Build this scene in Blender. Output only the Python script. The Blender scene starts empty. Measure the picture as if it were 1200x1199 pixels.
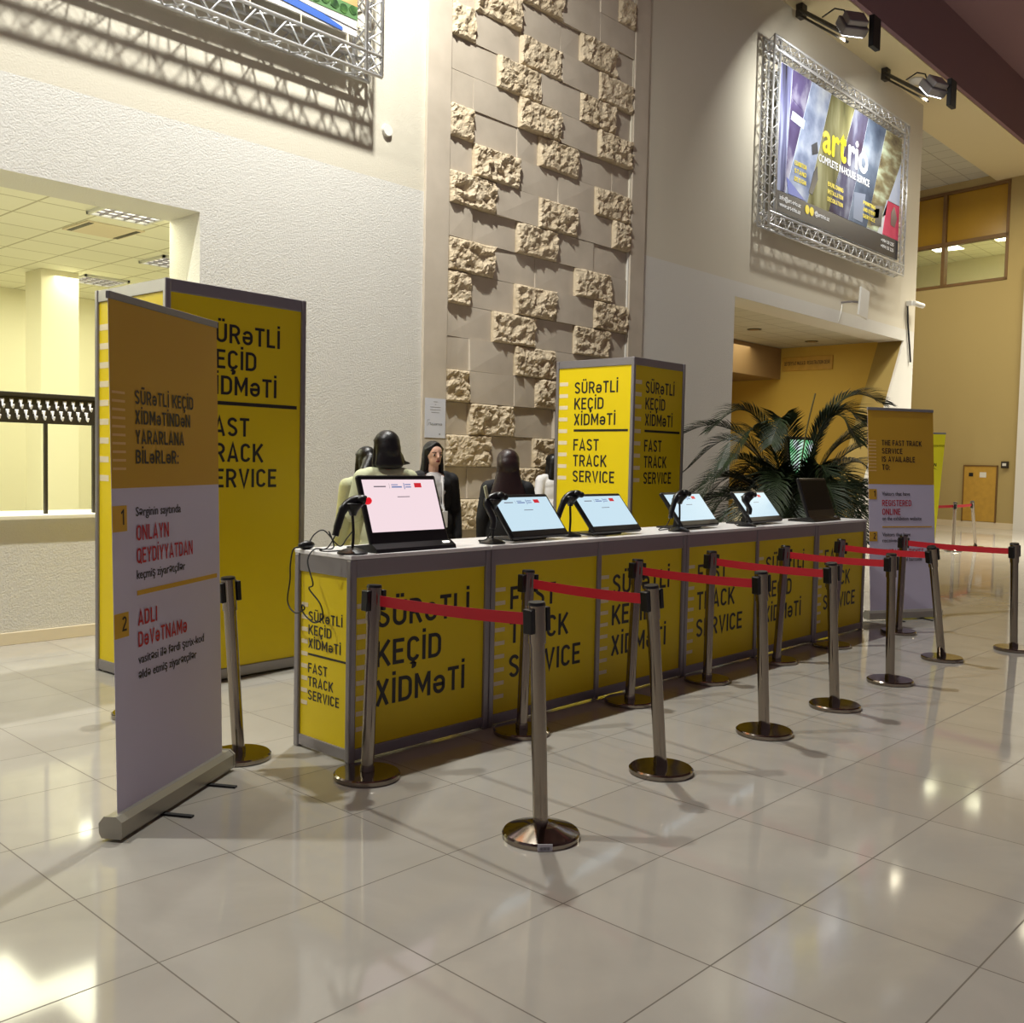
import bpy, bmesh, math, random
from mathutils import Vector, Matrix, Euler, noise
random.seed(7)
S = bpy.context.scene
COL = S.collection
PI = math.pi
# ------------------------------------------------------------------ camera, world, lights, exposure
def lin(r, g, b):
    f = lambda c: (c/255/12.92 if c/255 <= .04045 else ((c/255+.055)/1.055)**2.4)
    return (f(r), f(g), f(b), 1)

FPX = 1157.08
CAMP = Vector((-3.0632, -3.9252, 1.5559)); YAW, PITCH, ROLL = .8239, -.0518, .0210
fw = Vector((math.sin(YAW)*math.cos(PITCH), math.cos(YAW)*math.cos(PITCH), math.sin(PITCH)))
r0 = fw.cross(Vector((0, 0, 1))).normalized(); u0 = r0.cross(fw)
rr = math.cos(ROLL)*r0 + math.sin(ROLL)*u0; uu = -math.sin(ROLL)*r0 + math.cos(ROLL)*u0
cd = bpy.data.cameras.new('camera'); cam = bpy.data.objects.new('camera', cd); COL.objects.link(cam)
cam.matrix_world = Matrix(((rr.x, uu.x, -fw.x, CAMP.x), (rr.y, uu.y, -fw.y, CAMP.y), (rr.z, uu.z, -fw.z, CAMP.z), (0, 0, 0, 1)))
cd.sensor_width = 36; cd.lens = 36*FPX/1200; cd.clip_start = .05; cd.clip_end = 200
S.camera = cam
S.view_settings.view_transform = 'Standard'; S.view_settings.look = 'None'
S.view_settings.gamma = 1; S.view_settings.use_curve_mapping = False
S.view_settings.exposure = 0.0
w = bpy.data.worlds.new('hall_air'); S.world = w; w.use_nodes = True
w.node_tree.nodes['Background'].inputs[0].default_value = (.64, .49, .59, 1)
w.node_tree.nodes['Background'].inputs[1].default_value = .22

def area(name, loc, target, size, power, color=(1, 1, 1), spread=180, sy=None):
    l = bpy.data.lights.new(name, 'AREA'); l.energy = power; l.color = color; l.size = size
    if sy: l.shape = 'RECTANGLE'; l.size_y = sy
    l.spread = math.radians(spread)
    o = bpy.data.objects.new(name, l); COL.objects.link(o); o.location = loc
    d = Vector(target) - Vector(loc); o.rotation_euler = d.to_track_quat('-Z', 'Y').to_euler()
    return o
COOL = (1, 1, .95); YEL = (1, .985, .70)
YW = 4.31                      # plane of the long wall
# floodlights that light the two trussed billboards (right pair is seen, the left pair hangs above the frame)
area('flood_light', (11.4, 2.86, 8.00), (13.3, YW, 6.0), .18, 88, COOL, 158, .14)
area('flood_light', (14.6, 2.86, 8.02), (15.4, YW, 6.2), .18, 70, COOL, 158, .14)
area('flood_light', (-.6, 2.35, 8.8), (-.2, YW, 2.4), .26, 120, COOL, 160, .18)
area('flood_light', (2.7, 2.35, 8.8), (3.2, 4.0, 1.6), .26, 470, COOL, 160, .18)
area('flood_light', (-3.6, 2.35, 8.8), (-3.0, 4.0, 1.6), .30, 400, COOL, 160, .2)
# cloakroom ceiling lights, then an added pair for fill
for p in ((.2, 6.2), (1.5, 5.4), (2.9, 7.3), (2.9, 9.3), (.2, 9.2)):
    area('cloakroom_lamp_and_fill', (p[0], p[1], 3.78), (p[0], p[1], 0), 1.3, 48, YEL, 180)
for p in ((-3.2, 6.4), (-.9, 6.4)):  # added out of view, no fixtures: brightens left-facing counter and box sides
    area('cloakroom_lamp_and_fill', (p[0], p[1], 3.78), (p[0], p[1]-.6, 0), 2.0, 110, (1, 1, .74), 180, 2.6)
# registration room and far hall lights, with added fill over the far floor
for p in ((12.6, 6.4, 110), (16.0, 6.8, 28)):
    area('side_room_lamp', (p[0], p[1], 4.2), (p[0], p[1], 0), 1.6, p[2], (1, .9, .6), 180)
for p in ((20.5, 6.6), (22.0, 1.0)):
    area('far_hall_lamp_and_fill', (p[0], p[1], 8.8), (p[0], p[1], 0), 2.6, 300, (1, .9, .66), 180)
area('far_hall_lamp_and_fill', (19.0, 1.4, 9.0), (18.6, 1.2, 0), 2.0, 520, (1, .95, .82), 80)  # added narrow downlight without a fixture, brightens the far floor
area('upper_room_lamp', (27.5, 6.0, 9.0), (27.5, 6.0, 0), 1.0, 200, (1, .92, .6), 180)

# ------------------------------------------------------------------ materials
MATS = {}
def nmat(name):
    m = bpy.data.materials.new(name); m.use_nodes = True; MATS[name] = m
    nt = m.node_tree; return m, nt, nt.nodes['Principled BSDF']
def L(nt, a, b): nt.links.new(a, b)
def plain(name, rgb, rough=.5, metal=0, noise=0, nscale=20, spec=.5, bump=0, bscale=60, bdist=.01):
    m, nt, b = nmat(name)
    b.inputs['Base Color'].default_value = lin(*rgb); b.inputs['Roughness'].default_value = rough
    b.inputs['Metallic'].default_value = metal; b.inputs['Specular IOR Level'].default_value = spec
    if noise or bump:
        tc = nt.nodes.new('ShaderNodeTexCoord')
    if noise:
        n = nt.nodes.new('ShaderNodeTexNoise'); n.inputs['Scale'].default_value = nscale; n.inputs['Detail'].default_value = 4
        L(nt, tc.outputs['Object'], n.inputs['Vector'])
        r = nt.nodes.new('ShaderNodeValToRGB'); c = lin(*rgb)
        r.color_ramp.elements[0].position = .3; r.color_ramp.elements[1].position = .7
        r.color_ramp.elements[0].color = tuple(x*(1-noise) for x in c[:3])+(1,)
        r.color_ramp.elements[1].color = tuple(min(1, x*(1+noise)) for x in c[:3])+(1,)
        L(nt, n.outputs['Fac'], r.inputs['Fac']); L(nt, r.outputs['Color'], b.inputs['Base Color'])
    if bump:
        n = nt.nodes.new('ShaderNodeTexNoise'); n.inputs['Scale'].default_value = bscale; n.inputs['Detail'].default_value = 3
        L(nt, tc.outputs['Object'], n.inputs['Vector'])
        bp = nt.nodes.new('ShaderNodeBump'); bp.inputs['Strength'].default_value = bump; bp.inputs['Distance'].default_value = bdist
        L(nt, n.outputs['Fac'], bp.inputs['Height']); L(nt, bp.outputs['Normal'], b.inputs['Normal'])
    return m
def emit(name, rgb, strength, base=(20, 20, 20)):
    m, nt, b = nmat(name)
    b.inputs['Base Color'].default_value = lin(*base); b.inputs['Roughness'].default_value = .25
    b.inputs['Emission Color'].default_value = lin(*rgb); b.inputs['Emission Strength'].default_value = strength
    return m

YELLOW = plain('yellow_print', (228, 202, 10), .42, spec=.35)
BLACKINK = plain('black_ink', (28, 24, 22), .45)
WHITEINK = plain('pale_ink', (228, 214, 180), .45)
REDINK = plain('red_ink', (190, 22, 48), .5)
OCHREINK = plain('ochre_ink', (214, 168, 50), .5)
ALU = plain('aluminium', (146, 142, 144), .35, .6)
ALUD = plain('brushed_grip', (170, 166, 150), .4, .5)
WHITETOP = plain('white_laminate', (242, 240, 238), .3)
CHROME = plain('chrome', (146, 137, 126), .13, 1)
BLACKP = plain('black_plastic', (14, 14, 15), .35)
BLACKM = plain('black_matte', (10, 10, 11), .6)
BELT = plain('red_webbing', (172, 12, 30), .6, bump=.15, bscale=300, bdist=.002)
VINYL_Y = plain('banner_yellow', (204, 160, 38), .55)
VINYL_W = plain('banner_white', (210, 206, 228), .5)
SCR_W = emit('screen_pink_white', (250, 226, 232), .95)
SCR_B = emit('screen_blue_white', (205, 232, 246), .95)
SCR_OFF = plain('screen_off', (7, 7, 8), .45, spec=.15)
UI_BLUE = emit('interface_blue', (128, 150, 205), .7)
UI_DARK = emit('interface_grey', (120, 110, 125), .5)
UI_RED = emit('interface_red', (225, 45, 55), .8)
REDLED = emit('scanner_red', (235, 25, 40), .9)
GREYTRIM = plain('grey_trim', (128, 128, 130), .4)
BASESILV = plain('banner_foot_silver', (164, 161, 150), .35, .5)
STEEL = plain('truss_aluminium', (214, 214, 214), .35, .6)
DARKMET = plain('dark_metal', (52, 46, 36), .5, .2)
PAPER = plain('paper', (206, 208, 216), .7)
SKIN = plain('skin', (222, 176, 152), .5)
HAIRB = plain('black_hair', (16, 13, 13), .38, bump=.5, bscale=90, bdist=.004)
HAIRR = plain('dark_brown_hair', (40, 20, 18), .4, bump=.5, bscale=90, bdist=.004)
PALEGREEN = plain('pale_green_cloth', (214, 218, 178), .8, bump=.2, bscale=60, bdist=.004)
BLACKCL = plain('black_cloth', (17, 16, 19), .8, bump=.2, bscale=50, bdist=.004)
WHITECL = plain('white_cloth', (228, 226, 226), .75, bump=.2, bscale=40, bdist=.004)
LIP = plain('lip', (150, 66, 64), .5)
EYEW = plain('eye_white', (220, 214, 206), .3)
SHOE = plain('shoe', (20, 18, 18), .4)
LEAF = plain('palm_leaf', (30, 44, 16), .5, noise=.35, nscale=6)
STEMM = plain('palm_stem', (92, 84, 42), .6)
POT = plain('pot_glaze', (70, 60, 52), .4)
SOIL = plain('soil', (40, 30, 22), .9)
CREAMTRIM = plain('cream_trim', (222, 208, 178), .55, bump=.1, bscale=8)
LEDGE = plain('white_ledge', (236, 232, 214), .5)
WOODY = plain('beech_panel', (190, 150, 60), .5, noise=.08, nscale=8)
YWALL = plain('ochre_paint', (206, 176, 84), .7, bump=.15, bscale=120, bdist=.003)
TANWALL = plain('tan_paint', (176, 157, 104), .75, bump=.15, bscale=120, bdist=.003)
CREAMW = plain('cream_paint', (238, 233, 204), .7)
MAROON = plain('maroon_ceiling_paint', (128, 98, 104), .85)
SOFFITM = plain('soffit_paint', (214, 200, 160), .8, bump=.1, bscale=60)
BROWNB = plain('bulkhead_brown', (150, 122, 84), .7)
LAMPON = emit('lamp_diffuser', (255, 250, 235), 1.25, (240, 240, 240))
FLOODON = emit('flood_lens', (240, 246, 255), 6, (240, 240, 240))
OCHREGLASS = plain('ochre_glass', (176, 138, 40), .25)
FRAMEB = plain('window_frame_brown', (118, 88, 46), .5)
WHITEWALL = plain('white_paint', (222, 220, 212), .6)
RED = plain('red_plastic', (200, 30, 34), .5)
GLASSM, nt, b = nmat('window_glass')
b.inputs['Base Color'].default_value = (1, 1, .95, 1); b.inputs['Roughness'].default_value = .02
b.inputs['Transmission Weight'].default_value = 1; b.inputs['IOR'].default_value = 1.1

# wall plaster: cream above a painted line at z = 4.48, rough whitish below
def wall_material():
    m, nt, b = nmat('hall_plaster')
    g = nt.nodes.new('ShaderNodeNewGeometry'); sx = nt.nodes.new('ShaderNodeSeparateXYZ'); L(nt, g.outputs['Position'], sx.inputs[0])
    mr = nt.nodes.new('ShaderNodeMath'); mr.operation = 'GREATER_THAN'; mr.inputs[1].default_value = 4.48; L(nt, sx.outputs['Z'], mr.inputs[0])
    mx = nt.nodes.new('ShaderNodeMix'); mx.data_type = 'RGBA'; L(nt, mr.outputs[0], mx.inputs['Factor'])
    mx.inputs['A'].default_value = lin(212, 209, 200); mx.inputs['B'].default_value = lin(208, 201, 182)
    L(nt, mx.outputs['Result'], b.inputs['Base Color']); b.inputs['Roughness'].default_value = .8
    n = nt.nodes.new('ShaderNodeTexNoise'); n.inputs['Scale'].default_value = 62; n.inputs['Detail'].default_value = 5; n.inputs['Roughness'].default_value = .6
    L(nt, g.outputs['Position'], n.inputs['Vector'])
    s = nt.nodes.new('ShaderNodeMapRange'); s.inputs['To Min'].default_value = .75; s.inputs['To Max'].default_value = .35
    L(nt, mr.outputs[0], s.inputs['Value'])
    bp = nt.nodes.new('ShaderNodeBump'); bp.inputs['Distance'].default_value = .010
    L(nt, s.outputs['Result'], bp.inputs['Strength']); L(nt, n.outputs['Fac'], bp.inputs['Height']); L(nt, bp.outputs['Normal'], b.inputs['Normal'])
    return m
PLASTER = wall_material()

def tile_material(name, tile, mortar, c1, c2, cm, rough, rot=0, off=(0, 0), vertical=False, bump=.2, veins=0, spec=.5):
    m, nt, b = nmat(name)
    g = nt.nodes.new('ShaderNodeNewGeometry'); mp = nt.nodes.new('ShaderNodeMapping'); mp.vector_type = 'TEXTURE'
    L(nt, g.outputs['Position'], mp.inputs['Vector'])
    mp.inputs['Location'].default_value = (off[0], off[1], 0); mp.inputs['Rotation'].default_value = (0, 0, rot)
    bk = nt.nodes.new('ShaderNodeTexBrick'); bk.offset = 0; bk.squash = 1
    L(nt, mp.outputs['Vector'], bk.inputs['Vector'])
    bk.inputs['Scale'].default_value = 1; bk.inputs['Brick Width'].default_value = tile; bk.inputs['Row Height'].default_value = tile
    bk.inputs['Mortar Size'].default_value = mortar; bk.inputs['Mortar Smooth'].default_value = .1
    bk.inputs['Color1'].default_value = lin(*c1); bk.inputs['Color2'].default_value = lin(*c2); bk.inputs['Mortar'].default_value = lin(*cm)
    out = bk.outputs['Color']
    if veins:
        n = nt.nodes.new('ShaderNodeTexNoise'); n.inputs['Scale'].default_value = 1.6; n.inputs['Detail'].default_value = 6; n.inputs['Distortion'].default_value = 1.2
        L(nt, g.outputs['Position'], n.inputs['Vector'])
        mr = nt.nodes.new('ShaderNodeMapRange'); mr.inputs['From Min'].default_value = .3; mr.inputs['From Max'].default_value = .7
        mr.inputs['To Min'].default_value = 1-veins; mr.inputs['To Max'].default_value = 1+veins; L(nt, n.outputs['Fac'], mr.inputs['Value'])
        v = nt.nodes.new('ShaderNodeVectorMath'); v.operation = 'SCALE'; L(nt, out, v.inputs[0]); L(nt, mr.outputs['Result'], v.inputs['Scale'])
        out = v.outputs['Vector']
    L(nt, out, b.inputs['Base Color'])
    r = nt.nodes.new('ShaderNodeMapRange'); r.inputs['To Min'].default_value = rough; r.inputs['To Max'].default_value = .7
    L(nt, bk.outputs['Fac'], r.inputs['Value']); L(nt, r.outputs['Result'], b.inputs['Roughness'])
    b.inputs['Specular IOR Level'].default_value = spec
    if bump:
        bp = nt.nodes.new('ShaderNodeBump'); bp.inputs['Strength'].default_value = bump; bp.inputs['Distance'].default_value = .003; bp.invert = True
        L(nt, bk.outputs['Fac'], bp.inputs['Height']); L(nt, bp.outputs['Normal'], b.inputs['Normal'])
    return m
FLOORM = tile_material('porcelain_floor', .6, .0028, (172, 168, 158), (166, 161, 151), (98, 90, 79), .07, -.0085, (-1.608, .044), veins=.07, spec=.55)
CEILT = tile_material('ceiling_tiles', .6, .012, (238, 236, 214), (234, 232, 209), (186, 180, 148), .8, 0, (.1, .2), bump=0)
CEILG = tile_material('grey_ceiling_tiles', .6, .012, (196, 194, 180), (190, 188, 176), (150, 146, 130), .8, 0, (.1, .2), bump=0)

def stone_material(name, c1, c2, bump, bscale, bdist):
    m, nt, b = nmat(name)
    g = nt.nodes.new('ShaderNodeNewGeometry')
    n = nt.nodes.new('ShaderNodeTexNoise'); n.inputs['Scale'].default_value = 3.2; n.inputs['Detail'].default_value = 5
    L(nt, g.outputs['Position'], n.inputs['Vector'])
    r = nt.nodes.new('ShaderNodeValToRGB'); r.color_ramp.elements[0].color = lin(*c1); r.color_ramp.elements[1].color = lin(*c2)
    r.color_ramp.elements[0].position = .3; r.color_ramp.elements[1].position = .7
    L(nt, n.outputs['Fac'], r.inputs['Fac']); L(nt, r.outputs['Color'], b.inputs['Base Color'])
    n2 = nt.nodes.new('ShaderNodeTexNoise'); n2.inputs['Scale'].default_value = bscale; n2.inputs['Detail'].default_value = 6
    L(nt, g.outputs['Position'], n2.inputs['Vector'])
    bp = nt.nodes.new('ShaderNodeBump'); bp.inputs['Strength'].default_value = bump; bp.inputs['Distance'].default_value = bdist
    L(nt, n2.outputs['Fac'], bp.inputs['Height']); L(nt, bp.outputs['Normal'], b.inputs['Normal']); b.inputs['Roughness'].default_value = .8
    return m
STONEF = stone_material('smooth_sandstone', (184, 172, 154), (196, 184, 166), .2, 60, .004)
STONER = stone_material('rough_sandstone', (186, 168, 138), (206, 190, 162), .6, 22, .02)

def photo_material(name, a, b_, c, scale, kind='noise', stretch=(1, 1, 1)):
    m, nt, b = nmat(name)
    tc = nt.nodes.new('ShaderNodeTexCoord'); mp = nt.nodes.new('ShaderNodeMapping'); mp.inputs['Scale'].default_value = stretch
    L(nt, tc.outputs['Object'], mp.inputs['Vector'])
    if kind == 'noise':
        n = nt.nodes.new('ShaderNodeTexNoise'); n.inputs['Scale'].default_value = scale; n.inputs['Detail'].default_value = 5; o = n.outputs['Fac']
    elif kind == 'wave':
        n = nt.nodes.new('ShaderNodeTexWave'); n.inputs['Scale'].default_value = scale; n.inputs['Distortion'].default_value = 2.5; n.inputs['Detail'].default_value = 3; o = n.outputs['Fac']
    else:
        n = nt.nodes.new('ShaderNodeTexVoronoi'); n.inputs['Scale'].default_value = scale; o = n.outputs['Distance']
    L(nt, mp.outputs['Vector'], n.inputs['Vector'])
    r = nt.nodes.new('ShaderNodeValToRGB'); e = r.color_ramp.elements
    e[0].position = .32; e[0].color = lin(*a); e[1].position = .68; e[1].color = lin(*c); k = e.new(.5); k.color = lin(*b_)
    L(nt, o, r.inputs['Fac']); L(nt, r.outputs['Color'], b.inputs['Base Color']); b.inputs['Roughness'].default_value = .65; b.inputs['Specular IOR Level'].default_value = .2
    return m

# ------------------------------------------------------------------ mesh helpers
def T(x, y, z): return Matrix.Translation((x, y, z))
def RZ(a): return Matrix.Rotation(a, 4, 'Z')
def RX(a): return Matrix.Rotation(a, 4, 'X')
def RY(a): return Matrix.Rotation(a, 4, 'Y')
class MB:
    def __init__(s): s.bm = bmesh.new()
    def _x(s, vs, M):
        if M is not None: bmesh.ops.transform(s.bm, matrix=M, verts=vs)
    def box(s, x0, x1, y0, y1, z0, z1, bev=0, M=None, seg=2):
        r = bmesh.ops.create_cube(s.bm, size=1); vs = r['verts']
        bmesh.ops.transform(s.bm, matrix=Matrix.Translation(((x0+x1)/2, (y0+y1)/2, (z0+z1)/2)) @ Matrix.Diagonal((abs(x1-x0), abs(y1-y0), abs(z1-z0), 1)), verts=vs)
        if bev:
            es = list({e for v in vs for e in v.link_edges})
            rb = bmesh.ops.bevel(s.bm, geom=es, offset=bev, segments=seg, profile=.5, affect='EDGES'); vs = list({v for f in rb['faces'] for v in f.verts} | {v for v in vs if v.is_valid})
        s._x(vs, M); return s
    def cyl(s, p0, p1, r0, r1=None, n=16, M=None):
        r1 = r0 if r1 is None else r1
        p0 = Vector(p0); p1 = Vector(p1); d = p1-p0
        q = d.to_track_quat('Z', 'Y').to_matrix().to_4x4()
        r = bmesh.ops.create_cone(s.bm, cap_ends=True, segments=n, radius1=r0, radius2=r1, depth=d.length)
        bmesh.ops.transform(s.bm, matrix=Matrix.Translation((p0+p1)/2) @ q, verts=r['verts']); s._x(r['verts'], M); return s
    def ell(s, c, r, n=20, M=None):
        if not hasattr(r, '__len__'): r = (r, r, r)
        o = bmesh.ops.create_uvsphere(s.bm, u_segments=n, v_segments=max(8, n//2+2), radius=1)
        bmesh.ops.transform(s.bm, matrix=Matrix.Translation(c) @ Matrix.Diagonal((*r, 1)), verts=o['verts']); s._x(o['verts'], M); return s
    def lathe(s, prof, c=(0, 0, 0), n=32, M=None):
        rings = []
        for (r, z) in prof:
            rings.append([s.bm.verts.new((c[0]+r*math.cos(2*PI*k/n), c[1]+r*math.sin(2*PI*k/n), c[2]+z)) for k in range(n)])
        for a, b in zip(rings, rings[1:]):
            for k in range(n): s.bm.faces.new((a[k], a[(k+1) % n], b[(k+1) % n], b[k]))
        s.bm.faces.new(rings[0][::-1]); s.bm.faces.new(rings[-1])
        s._x([v for r in rings for v in r], M); return s
    def tube(s, pts, r, n=8, M=None, taper=None):
        pts = [Vector(p) for p in pts]; rings = []; up = None
        for i, p in enumerate(pts):
            t = (pts[min(i+1, len(pts)-1)] - pts[max(i-1, 0)]).normalized()
            if up is None: up = Vector((0, 0, 1)) if abs(t.z) < .9 else Vector((1, 0, 0))
            x = t.cross(up).normalized(); up = x.cross(t).normalized()
            rad = r if taper is None else r*taper[i]
            rings.append([s.bm.verts.new(p + rad*(math.cos(2*PI*k/n)*x + math.sin(2*PI*k/n)*up)) for k in range(n)])
        for a, b in zip(rings, rings[1:]):
            for k in range(n): s.bm.faces.new((a[k], a[(k+1) % n], b[(k+1) % n], b[k]))
        s.bm.faces.new(rings[0][::-1]); s.bm.faces.new(rings[-1])
        s._x([v for q in rings for v in q], M); return s
    def poly(s, vs, fs, M=None):
        V = [s.bm.verts.new(v) for v in vs]
        for f in fs: s.bm.faces.new([V[i] for i in f])
        s._x(V, M); return s
    def prism(s, pts, ax, a0, a1, M=None):
        """extrude a 2-D outline; ax 'y': pts are (x,z); 'x': pts are (y,z); 'z': pts are (x,y)"""
        f = {'y': lambda p, a: (p[0], a, p[1]), 'x': lambda p, a: (a, p[0], p[1]), 'z': lambda p, a: (p[0], p[1], a)}[ax]
        n = len(pts); A = [s.bm.verts.new(f(p, a0)) for p in pts]; B = [s.bm.verts.new(f(p, a1)) for p in pts]
        s.bm.faces.new(A); s.bm.faces.new(B[::-1])
        for k in range(n): s.bm.faces.new((A[k], B[k], B[(k+1) % n], A[(k+1) % n]))
        s._x(A+B, M); return s
    def build(s, name, mat, parent=None, smooth=False, label=None):
        bmesh.ops.recalc_face_normals(s.bm, faces=s.bm.faces)
        me = bpy.data.meshes.new(name); s.bm.to_mesh(me); s.bm.free()
        if smooth:
            for p in me.polygons: p.use_smooth = True
        o = bpy.data.objects.new(name, me); COL.objects.link(o)
        for m in (mat if isinstance(mat, (list, tuple)) else [mat]): me.materials.append(m)
        if parent: o.parent = parent
        if label: o['label'] = label
        if smooth == 'auto':
            md = o.modifiers.new('edge', 'EDGE_SPLIT'); md.split_angle = math.radians(35)
        return o
def tag(o, label, cat, group=None):
    o['label'] = label; o['category'] = cat
    if group: o['group'] = group
    return o
def thing(name, loc, label, cat, group=None, rz=0):
    o = bpy.data.objects.new(name, None); COL.objects.link(o); o.location = loc; o.rotation_euler = (0, 0, rz); o.empty_display_size = .2
    return tag(o, label, cat, group)
def struct(o):
    o['kind'] = 'structure'; return o
def copy_tree(o, parent=None):
    c = o.copy(); COL.objects.link(c)
    if parent: c.parent = parent
    for ch in [x for x in COL.objects if x.parent == o]: copy_tree(ch, c)
    return c
def _arc(cx, cy, rx, ry, a0, a1, n=9): return [(cx+rx*math.cos(math.radians(a0+(a1-a0)*k/n)), cy+ry*math.sin(math.radians(a0+(a1-a0)*k/n))) for k in range(n+1)]
def _bez(a, b, c, d, n=8): return [tuple((1-t)**3*a[i]+3*t*(1-t)**2*b[i]+3*t*t*(1-t)*c[i]+t**3*d[i] for i in (0, 1)) for t in [k/n for k in range(n+1)]]
def glyph(c, t):
    """(width, centre-line strokes) of a square-shouldered technical capital, height 1, half stroke t"""
    B, Tp = t, 1-t
    def bowl(w): return t, w-t, w/2, w/2-t
    if c in 'Oo': 
        w = .60; l, r, x, q = bowl(w); return w, [_arc(x, Tp-q, q, q, 0, 180)+_arc(x, B+q, q, q, 180, 360)+[(r, Tp-q)]]
    if c == 'Q': w, s_ = glyph('O', t); return w, s_+[[(.36, .22), (.60, -.04)]]
    if c in 'CÇ':
        w = .56; l, r, x, q = bowl(w); s_ = [_arc(x, Tp-q, q, q, 12, 180)+_arc(x, B+q, q, q, 180, 348)]
        if c == 'Ç': s_.append([(x, .04), (x, -.07)]+_arc(x-.02, -.14, .09, .07, 80, -120, 6))
        return w, s_
    if c == 'G': w = .58; l, r, x, q = bowl(w); return w, [_arc(x, Tp-q, q, q, 15, 180)+_arc(x, B+q, q, q, 180, 360)+[(r, .47), (x, .47)]]
    if c == 'D': w = .60; r = w-t; q = .24; return w, [[(t, B), (r-q, B)]+_arc(r-q, B+q, q, q, 270, 360)+_arc(r-q, Tp-q, q, q, 0, 90)+[(t, Tp)], [(t, 0), (t, 1)]]
    if c in 'UÜ':
        w = .60; l, r, x, q = bowl(w); s_ = [[(l, 1), (l, B+q)]+_arc(x, B+q, q, q, 180, 360)+[(r, 1)]]
        if c == 'Ü': s_ += [[(.2, 1.10), (.2, 1.10+2*t)], [(.4, 1.10), (.4, 1.10+2*t)]]
        return w, s_
    if c == 'S': w = .56; l, r, x, q = bowl(w); return w, [_arc(x, Tp-q, q, q, 18, 180)+_bez((l, Tp-q), (l, .52), (r, .52), (r, B+q))+_arc(x, B+q, q, q, 0, -162)]
    if c == 'Ə': w = .56; l, r, x, q = bowl(w); Z = .76-t; return w, [_arc(x, Z-q, q, q, 165, 0)+_arc(x, B+q, q, q, 0, -180)+[(l, .38), (r, .38)]]
    if c == 'R': w = .58; r = w-t; q = (Tp-.46)/2; return w, [[(t, 0), (t, 1)], [(t, Tp), (r-q, Tp)]+_arc(r-q, Tp-q, q, q, 90, -90)+[(t, .46)], [(.30, .46), (r+.02, 0)]]
    if c == 'P': w = .56; r = w-t; q = (Tp-.44)/2; return w, [[(t, 0), (t, 1)], [(t, Tp), (r-q, Tp)]+_arc(r-q, Tp-q, q, q, 90, -90)+[(t, .44)]]
    if c == 'B': w = .58; r = w-t; q = (Tp-.52)/2; p = (.52-B)/2; return w, [[(t, 0), (t, 1)], [(t, Tp), (r-q-.02, Tp)]+_arc(r-q-.02, Tp-q, q, q, 90, -90)+[(t, .52)], [(r-p, .52)]+_arc(r-p, B+p, p, p, 90, -90)+[(t, B)]]
    if c == 'T': return .54, [[(0, Tp), (.54, Tp)], [(.27, 0), (.27, Tp)]]
    if c == 'L': return .48, [[(t, 1), (t, B), (.48, B)]]
    if c in 'Iİ': return 2*t, [[(t, 0), (t, 1)]]+([[(t, 1.10), (t, 1.10+2*t)]] if c == 'İ' else [])
    if c == 'K': return .58, [[(t, 0), (t, 1)], [(t, .34), (.55, 1)], [(.24, .54), (.57, 0)]]
    if c == 'E': return .50, [[(.5, B), (t, B), (t, Tp), (.5, Tp)], [(t, .52), (.45, .52)]]
    if c == 'F': return .50, [[(t, 0), (t, Tp), (.5, Tp)], [(t, .50), (.45, .50)]]
    if c == 'X': return .58, [[(t, 0), (.58-t, 1)], [(t, 1), (.58-t, 0)]]
    if c == 'M': return .72, [[(t, 0), (t, 1)], [(.72-t, 0), (.72-t, 1)], [(t, .97), (.36, .30), (.72-t, .97)]]
    if c == 'N': return .62, [[(t, 0), (t, 1)], [(.62-t, 0), (.62-t, 1)], [(t, .97), (.62-t, .03)]]
    if c == 'A': return .62, [[(t*.8, 0), (.31, .97), (.62-t*.8, 0)], [(.14, .26), (.48, .26)]]
    if c == 'V': return .60, [[(t*.8, 1), (.30, .04), (.60-t*.8, 1)]]
    if c == 'Y': return .58, [[(t*.8, 1), (.29, .45), (.58-t*.8, 1)], [(.29, .45), (.29, 0)]]
    if c == 'H': return .60, [[(t, 0), (t, 1)], [(.6-t, 0), (.6-t, 1)], [(t, .5), (.6-t, .5)]]
    if c == ':': return 2*t, [[(t, 0), (t, 2*t)], [(t, .5), (t, .5+2*t)]]
    if c == '1': return .36, [[(.02, .78), (.36-t, .97), (.36-t, 0)]]
    if c == '2': return .52, [_arc(.26, Tp-.19, .19, .19, 165, 0)+_bez((.45, Tp-.19), (.45, .55), (.12, .3), (t, B))+[(.52, B)]]
    return .3, []
def stroke_text(s, h, th=.14, gap=.13):
    bm = bmesh.new(); x = 0; t = th/2; dp = .0012
    for c in s:
        if c == ' ': x += .34; continue
        w, ss = glyph(c, t)
        for pl in ss:
            dp += .00004; P = [Vector((p[0]+x, p[1])) for p in pl]; P = [p for i, p in enumerate(P) if i == 0 or (p-P[i-1]).length > 1e-4]; n = len(P); A = []; B = []
            for i in range(n):
                d0 = (P[i]-P[i-1]).normalized() if i else (P[1]-P[0]).normalized(); d1 = (P[i+1]-P[i]).normalized() if i < n-1 else d0
                m_ = (d0+d1); m_ = m_.normalized() if m_.length > 1e-3 else d0; nv = Vector((-m_.y, m_.x)); k = t/max(.45, nv.dot(Vector((-d0.y, d0.x))))
                A.append(bm.verts.new(((P[i]+nv*k).x*h, -dp, (P[i]+nv*k).y*h))); B.append(bm.verts.new(((P[i]-nv*k).x*h, -dp, (P[i]-nv*k).y*h)))
            for i in range(n-1):
                bm.faces.new((A[i], A[i+1], B[i+1], B[i]))
        x += w+gap
    bmesh.ops.recalc_face_normals(bm, faces=bm.faces)
    me = bpy.data.meshes.new('lettering'); bm.to_mesh(me); bm.free(); return me
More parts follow.
